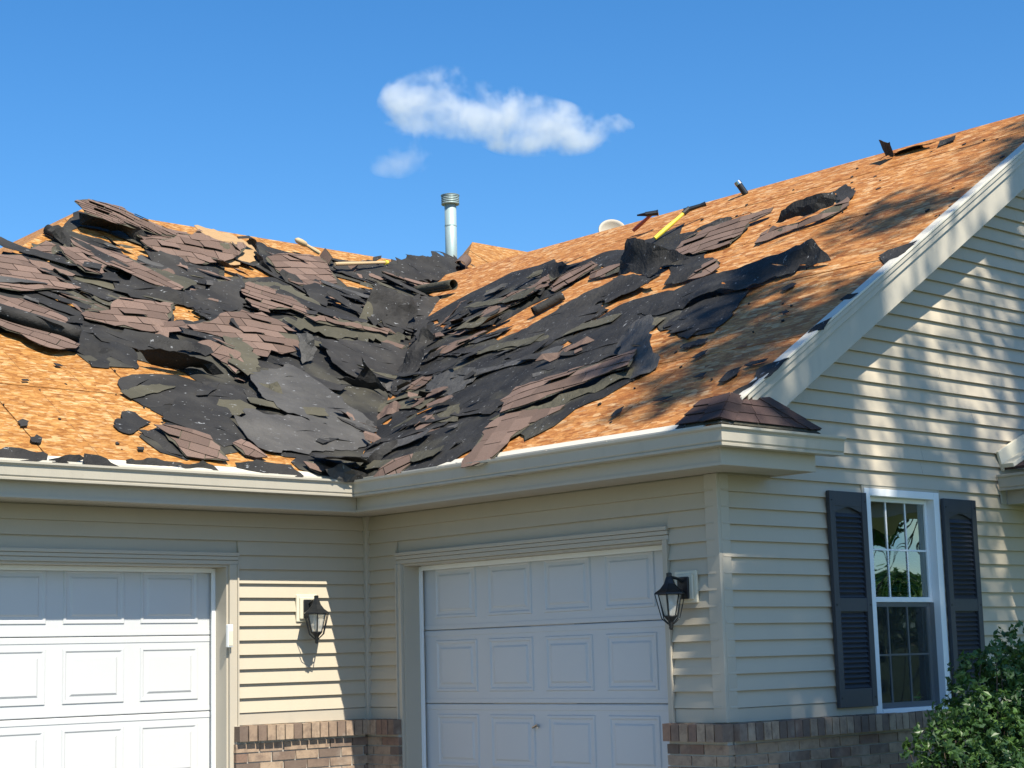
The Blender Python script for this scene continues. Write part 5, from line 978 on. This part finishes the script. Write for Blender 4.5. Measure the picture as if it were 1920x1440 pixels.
while c < 18:
    x, y = rnd.uniform(.1, 2.6), rnd.uniform(-2.4, 1.2)
    if not inside(x, y, BASES[1][1]) or inside(x, y, BASES[1][2][0]): continue
    c += 1; k = rnd.choice(('felt', 'felt', 'grey_felt', 'back')); nm = {'felt': 'flat black felt layer', 'grey_felt': 'flat grey felt layer', 'back': 'flat olive felt layer'}[k]
    bent('B', x, y, pi/2+rnd.gauss(.0, .1), rnd.uniform(.5, 1.3), rnd.uniform(.08, .2), rnd.uniform(.015, .035), rnd.uniform(0, .03), 1, rnd.uniform(-.03, .03), k, nm+' lying along the courses '+where('B', x, y), 'felt strip', nm+'s lying along the courses '+where('B', x, y))
# tiny crumbs on the bare boards: nobody could count them
rnd = random.Random(9); q = MB()
for pl, (x0, x1, y0, y1), n in (('A', (-4.2, .2, -.3, 2.4), 45), ('B', (-.2, 3.9, -3.8, .5), 95)):
    for i in range(n):
        x, y = rnd.uniform(x0, x1), rnd.uniform(y0, y1); s = rnd.uniform(.004, .015); an = rnd.random()*6
        if rnd.random() < .12: s *= 1.8
        pts = [(x+s*cos(an+t_)*rnd.uniform(.6, 1.6), y+s*sin(an+t_)*rnd.uniform(.6, 1.6)) for t_ in (0, 1.3, 2.4, 3.6, 5)]
        q.add(*prism(pts, .001, rnd.uniform(.004, .014), FR[pl]))
q.build('felt_crumbs', 'felt', kind='stuff')['label'] = 'tiny black crumbs strewn over the bare sheathing'
# rolled tubes
def roll(fr, a, b, r, m, label, nm='felt_roll'):
    A_, B_ = Vector(fr(*a)), Vector(fr(*b)); d = (B_-A_).normalized(); p1 = d.orthogonal().normalized(); p2 = d.cross(p1)
    q = MB(); N = 22; K = 9; v = []
    for k in range(K):
        c = A_.lerp(B_, k/(K-1))
        for i in range(N):
            t_ = 2*pi*i/N*1.12; rr = r*(1-.22*i/N)*(1+.06*noise.noise(Vector((k*.9, i*.4, a[0]))))
            v.append(c+(p1*cos(t_)+p2*sin(t_))*rr)
    q.add(v, [(k*N+i, k*N+i+1, (k+1)*N+i+1, (k+1)*N+i) for k in range(K-1) for i in range(N-1)])
    o = q.build(nm, m, smooth=True); s = o.modifiers.new('thickness', 'SOLIDIFY'); s.thickness = .005
    tag(o, label, 'felt roll'); return o
for a in ROLLS: roll(FR[a[0]], a[1], a[2], a[3], a[4], a[5])
# ------------------------------------------------------------------ tools on the roof
def tool(name, label, cat, fr, a, b, r, hm, head):
    e = empty(name, fr(*a), label, cat); off = Vector(e.location)
    A_, B_ = Vector(fr(*a))-off, Vector(fr(*b))-off
    q = MB(); n = 6
    for i in range(n): q.bar(A_.lerp(B_, i/n), A_.lerp(B_, (i+1)/n), r*(1+.15*sin(i)), 10, r*(1+.15*sin(i+1)), True)
    q.build('handle', hm, e, smooth=False)
    d = (B_-A_).normalized()
    head(e, B_, d)
def ham_head(e, B_, d):
    s = Vector((.68, -.73, .08)); q = MB(); q.bar(B_-s*.07, B_+s*.035, .022, 8, .026); q.bar(B_+s*.035, B_+s*.05, .026, 8, .030); q.bar(B_-s*.07, B_-s*.15, .020, 4, .008); q.build('head', 'black', e, smooth=False)
    q = MB(); q.bar(B_+s*.05, B_+s*.054, .027, 8); q.build('face', 'chrome', e)
def ripper_head(e, B_, d):
    s = Vector((.6, -.78, .25)).normalized(); q = MB(); q.bar(B_-s*.04, B_+s*.12, .024, 8, .018); q.bar(B_-d*.06, B_+d*.02, .024, 8); q.bar(B_+s*.12, B_+s*.17, .018, 8, .024); q.build('head', 'black', e)
def no_head(e, B_, d):
    q = MB(); q.bar(B_-d*.01, B_+d*.05, .028, 10, .020); q.build('grip', 'yellow', e)
def knob_head(e, B_, d):
    q = MB(); q.lathe([(.018, -.02), (.03, .0), (.034, .05), (.03, .1), (.012, .125)], B_, 12, d+Vector((-.9, -.2, .1))); q.build('grip', 'wood', e, smooth=True)
M['wood'] = painted('ash_wood', (.55, .40, .22), .1, .6); M['yellow'] = mat('yellow_fibreglass', (.75, .62, .06), .4); M['redwood'] = mat('red_handle', (.32, .07, .05), .5)
for a in TOOLS:
    tool(a[0], a[1], a[2], FR[a[3]], a[4], a[5], a[6], a[7], {'ham': ham_head, 'rip': ripper_head, 'no': no_head, 'knob': knob_head}[a[8]])
# nail gun / bracket cylinder on the right ridge
e = empty('metal_bracket', rB(*BRK_AT), 'short metal tube leaning over the ridge of the right roof', 'bracket')
q = MB(); q.bar((0, 0, -.02), (-.045, .035, .07), .030, 14); q.build('tube', 'black', e)
q = MB(); q.bar((-.045, .035, .07), (-.06, .047, .10), .036, 14, .032); q.build('collar', 'chrome', e)
# ------------------------------------------------------------------ flue pipe and dish
px, py = PIPE[0], PIPE[1]
pipe = empty('flue_pipe', (px, py, PIPE[2]), 'tall galvanised flue pipe with a louvred round cap behind the ridge', 'flue pipe')
Hh = PIPE[3]
q = MB(); q.lathe([(.076, -.9), (.076, Hh-.10), (.070, Hh-.098), (.070, Hh-.08)], (0, 0, 0), 32); q.build('pipe', 'steel', pipe, smooth=True)
q = MB(); q.lathe([(.0765, .30), (.079, .302), (.079, .315), (.0765, .317)], (0, 0, 0), 32); q.build('seam_band', 'steel', pipe)
for i in range(5):
    z = Hh-.10+i*.023; q = MB(); q.lathe([(.100, z), (.116, z+.003), (.114, z+.013), (.098, z+.012)], (0, 0, 0), 32); q.build('louver_ring', 'steel', pipe)
q = MB(); q.lathe([(.088, Hh-.105), (.088, Hh+.02)], (0, 0, 0), 24); q.build('cap_core', 'dark', pipe)
q = MB(); q.lathe([(.120, Hh+.008), (.122, Hh+.015), (.09, Hh+.025), (.03, Hh+.03), (.002, Hh+.031)], (0, 0, 0), 32); q.build('cap_lid', 'steel', pipe)
q = MB(); q.lathe([(.114, Hh-.108), (.117, Hh-.104), (.11, Hh-.098)], (0, 0, 0), 32); q.build('cap_skirt', 'steel', pipe)
dish = empty('satellite_dish', DISH, 'pale grey satellite dish peeking over the right roof ridge', 'satellite dish')
q = MB(); R_ = .165; v = []; f = []; K, N = 6, 28
for k in range(K+1):
    for i in range(N):
        r_ = R_*k/K; t_ = 2*pi*i/N; v.append((r_*cos(t_), -.25*(r_/R_)**2*.35, r_*sin(t_)*.95))
f = [(k*N+i, k*N+(i+1) % N, (k+1)*N+(i+1) % N, (k+1)*N+i) for k in range(K) for i in range(N)]
q.add(v, f); o = q.build('reflector', 'soffit', dish, smooth=True); o.rotation_euler = (radians(-22), 0, radians(-38)); s = o.modifiers.new('t', 'SOLIDIFY'); s.thickness = .012
q = MB(); q.bar((0, .03, -.9), (0, .03, 0), .02, 10); q.build('mast', 'steel', dish)
# small vent stub behind the valley head
e = empty('roof_vent', VENT, 'small black round roof vent on the skyline left of the valley head', 'roof vent')
q = MB(); q.lathe([(.04, -.15), (.04, .01), (.055, .012), (.055, .03), (.035, .04), (.01, .043)], (0, 0, 0), 20); q.build('hood', 'black', e, smooth=True)
# ------------------------------------------------------------------ plants
def leaf_cloud(rnd, pts, size, name, m, parent, asp=.42, kind='stuff'):
    v = []; f = []; tone = []
    for (c, nrm) in pts:
        s = size*rnd.uniform(.65, 1.25); d = (Vector(nrm)+Vector((rnd.gauss(0, .6), rnd.gauss(0, .6), rnd.gauss(.15, .5)))).normalized()
        sd_ = d.orthogonal().normalized(); sd_.rotate(Matrix.Rotation(rnd.random()*6.28, 3, d)); fwd = d.cross(sd_)
        c = Vector(c); k = len(v)
        b_ = fwd*s; w_ = sd_*s*asp; cu = d*s*.12
        v += [c-b_*.5, c-b_*.1+w_*.5-cu, c+b_*.5-cu, c-b_*.1-w_*.5-cu, ]
        f += [(k, k+1, k+2), (k, k+2, k+3)]; tone += [rnd.random()]*4
    me = bpy.data.meshes.new(name); me.from_pydata([tuple(p) for p in v], [], f); me.update()
    at = me.attributes.new('tone', 'FLOAT', 'POINT'); at.data.foreach_set('value', tone)
    return obj(name, me, m, parent, kind)
def blob_leaves(rnd, cs, n):
    out = []
    tot = sum(r[0]*r[1]*r[2] for c, r in cs)
    for c, r in cs:
        for i in range(int(n*(r[0]*r[1]*r[2])/tot)):
            d = Vector((rnd.gauss(0, 1), rnd.gauss(0, 1), rnd.gauss(0, 1))).normalized(); q = rnd.random()**.35
            out.append(((c[0]+d.x*r[0]*q, c[1]+d.y*r[1]*q, c[2]+d.z*r[2]*q), d))
    return out
rnd = random.Random(21)
bush = empty('shrub', BUSH, 'dense green leafy shrub below the window at the bottom right corner', 'shrub')
cs = BUSHC; anchors = []
pts = []
for c, r in cs:
    nsp = int(300*r[0]*r[1]*r[2]/.03)
    for i in range(min(nsp, 900)):
        d = Vector((rnd.gauss(0, 1), rnd.gauss(0, 1), rnd.gauss(.1, 1))).normalized(); q_ = rnd.uniform(.55, 1.08)
        c2_ = Vector(c)+Vector((d.x*r[0], d.y*r[1], d.z*r[2]))*q_
        if rnd.random() < .10: c2_ += d*rnd.uniform(.02, .09)
        anchors.append(c2_)
        for j in range(7):
            a_ = 2*pi*j/7+rnd.random()*.5; s_ = d.orthogonal().normalized(); s_.rotate(Matrix.Rotation(a_, 3, d))
            pts.append((c2_+s_*.020+d*.004*j, d*.8+s_*.5))
leaf_cloud(rnd, pts, .048, 'foliage', 'bush_leaf', bush, .5)
q = MB()
for i in range(110):
    a_ = rnd.choice(anchors); b_ = Vector((rnd.gauss(0, .12), rnd.gauss(0, .12), .0)); m_ = b_.lerp(a_, .55)+Vector((rnd.gauss(0, .03), rnd.gauss(0, .03), .05))
    q.bar(b_, m_, .009, 5, .006, False); q.bar(m_, a_, .006, 5, .002, False)
q.build('stems', 'bark', bush, 'stuff')
def tree(loc, label, H, cs, n, size, seed, tr=.16, group=None):
    rnd = random.Random(seed); e = empty('tree', loc, label, 'tree', group)
    q = MB(); K = 8; p = Vector((0, 0, -.1)); top = Vector(cs[0][0])
    for k in range(K):
        p2 = Vector((0, 0, 0)).lerp(top, (k+1)/K)+Vector((rnd.gauss(0, .05), rnd.gauss(0, .05), 0)); q.bar(p, p2, tr*(1-k/K*.75), 10, tr*(1-(k+1)/K*.75), False); p = p2
    for c, r, dn in cs:
        for i in range(7):
            d = Vector((rnd.gauss(0, 1), rnd.gauss(0, 1), rnd.gauss(.2, .7))).normalized(); b_ = Vector(c)+Vector((d.x*r[0], d.y*r[1], d.z*r[2]))*.85
            a_ = Vector((0, 0, 0)).lerp(top, rnd.uniform(.45, .9)); m_ = a_.lerp(b_, .5)+Vector((0, 0, .15)); q.bar(a_, m_, tr*.3, 6, tr*.18, False); q.bar(m_, b_, tr*.18, 5, tr*.05, False)
    q.build('trunk', 'bark', e)
    P = []
    for c, r, dn in cs:                                          # leaves gathered in clumps with gaps between
        ncl = max(8, int(r[0]*r[1]*r[2]*11*dn))
        for i in range(ncl):
            d = Vector((rnd.gauss(0, 1), rnd.gauss(0, 1), rnd.gauss(0, 1))).normalized(); q_ = rnd.uniform(.35, 1.0)
            cc = Vector(c)+Vector((d.x*r[0], d.y*r[1], d.z*r[2]))*q_; rr = rnd.uniform(.18, .42)*(size/.12)**.5
            for j in range(n):
                d2 = Vector((rnd.gauss(0, 1), rnd.gauss(0, 1), rnd.gauss(0, .7))); P.append((cc+d2*rr*.5, d2.normalized()))
    leaf_cloud(rnd, P, size, 'crown', 'tree_leaf', e, .6)
    return e
for a in TREES: tree(*a[:7], **a[7])
# ------------------------------------------------------------------ cloud
def cloud(pos, blobs, seed, label, dens):
    rnd = random.Random(seed); q = MB(); e = None
    import bmesh
    bm = bmesh.new()
    for (a, b, c, ra, rb) in blobs:
        m4 = Matrix.Translation(Vector((a, b, c))) @ Matrix.Diagonal((ra, ra*.6, rb, 1)); bmesh.ops.create_icosphere(bm, subdivisions=2, radius=1, matrix=m4)
    me = bpy.data.meshes.new('cloud'); bm.to_mesh(me); bm.free()
    o = obj('cloud', me, None); o.matrix_world = pos
    r = o.modifiers.new('merge', 'REMESH'); r.mode = 'VOXEL'; r.voxel_size = 1.2
    m = bpy.data.materials.new('cloud_vapour'); m.use_nodes = True; nt = m.node_tree; nt.nodes.clear()
    out = nt.nodes.new('ShaderNodeOutputMaterial'); pv = nt.nodes.new('ShaderNodeVolumePrincipled'); pv.inputs['Color'].default_value = (1, 1, 1, 1); pv.inputs['Anisotropy'].default_value = .1
    tc = nt.nodes.new('ShaderNodeTexCoord'); n1 = nt.nodes.new('ShaderNodeTexNoise'); n1.inputs['Scale'].default_value = .13; n1.inputs['Detail'].default_value = 9; n1.inputs['Roughness'].default_value = .64; n1.inputs['Distortion'].default_value = .25
    nt.links.new(tc.outputs['Object'], n1.inputs[0]); acc = None
    def ma(op, a_, b_):
        x = nt.nodes.new('ShaderNodeMath'); x.operation = op
        for k_, v_ in ((0, a_), (1, b_)):
            if isinstance(v_, (int, float)): x.inputs[k_].default_value = v_
            else: nt.links.new(v_, x.inputs[k_])
        return x.outputs[0]
    for (bx, by_, bz, ra, rb) in blobs:                          # soft density falling off from the heart of each billow
        vm = nt.nodes.new('ShaderNodeVectorMath'); vm.operation = 'SUBTRACT'; nt.links.new(tc.outputs['Object'], vm.inputs[0]); vm.inputs[1].default_value = (bx, by_, bz)
        vd = nt.nodes.new('ShaderNodeVectorMath'); vd.operation = 'DIVIDE'; nt.links.new(vm.outputs[0], vd.inputs[0]); vd.inputs[1].default_value = (ra, ra*.6, rb)
        ln = nt.nodes.new('ShaderNodeVectorMath'); ln.operation = 'LENGTH'; nt.links.new(vd.outputs[0], ln.inputs[0])
        f_ = ma('MAXIMUM', ma('SUBTRACT', 1.0, ln.outputs['Value']), 0.0)
        acc = f_ if acc is None else ma('MAXIMUM', acc, f_)
    s_ = ma('ADD', ma('MULTIPLY', acc, 1.3), ma('MULTIPLY', ma('SUBTRACT', n1.outputs[0], .5), 4.6))
    s_ = ma('MULTIPLY', ma('MINIMUM', ma('MAXIMUM', ma('SUBTRACT', s_, .30), 0.0), 1.0), dens)
    s_ = ma('MULTIPLY', s_, ma('MINIMUM', ma('MULTIPLY', acc, 6.0), 1.0))
    nt.links.new(s_, pv.inputs['Density']); nt.links.new(pv.outputs[0], out.inputs['Volume'])
    me.materials.append(m); tag(o, label, 'cloud'); return o
for a in CLOUDS: cloud(*a)
SC.cycles.volume_step_rate = 2; SC.cycles.volume_max_steps = 96; SC.cycles.volume_bounces = 3
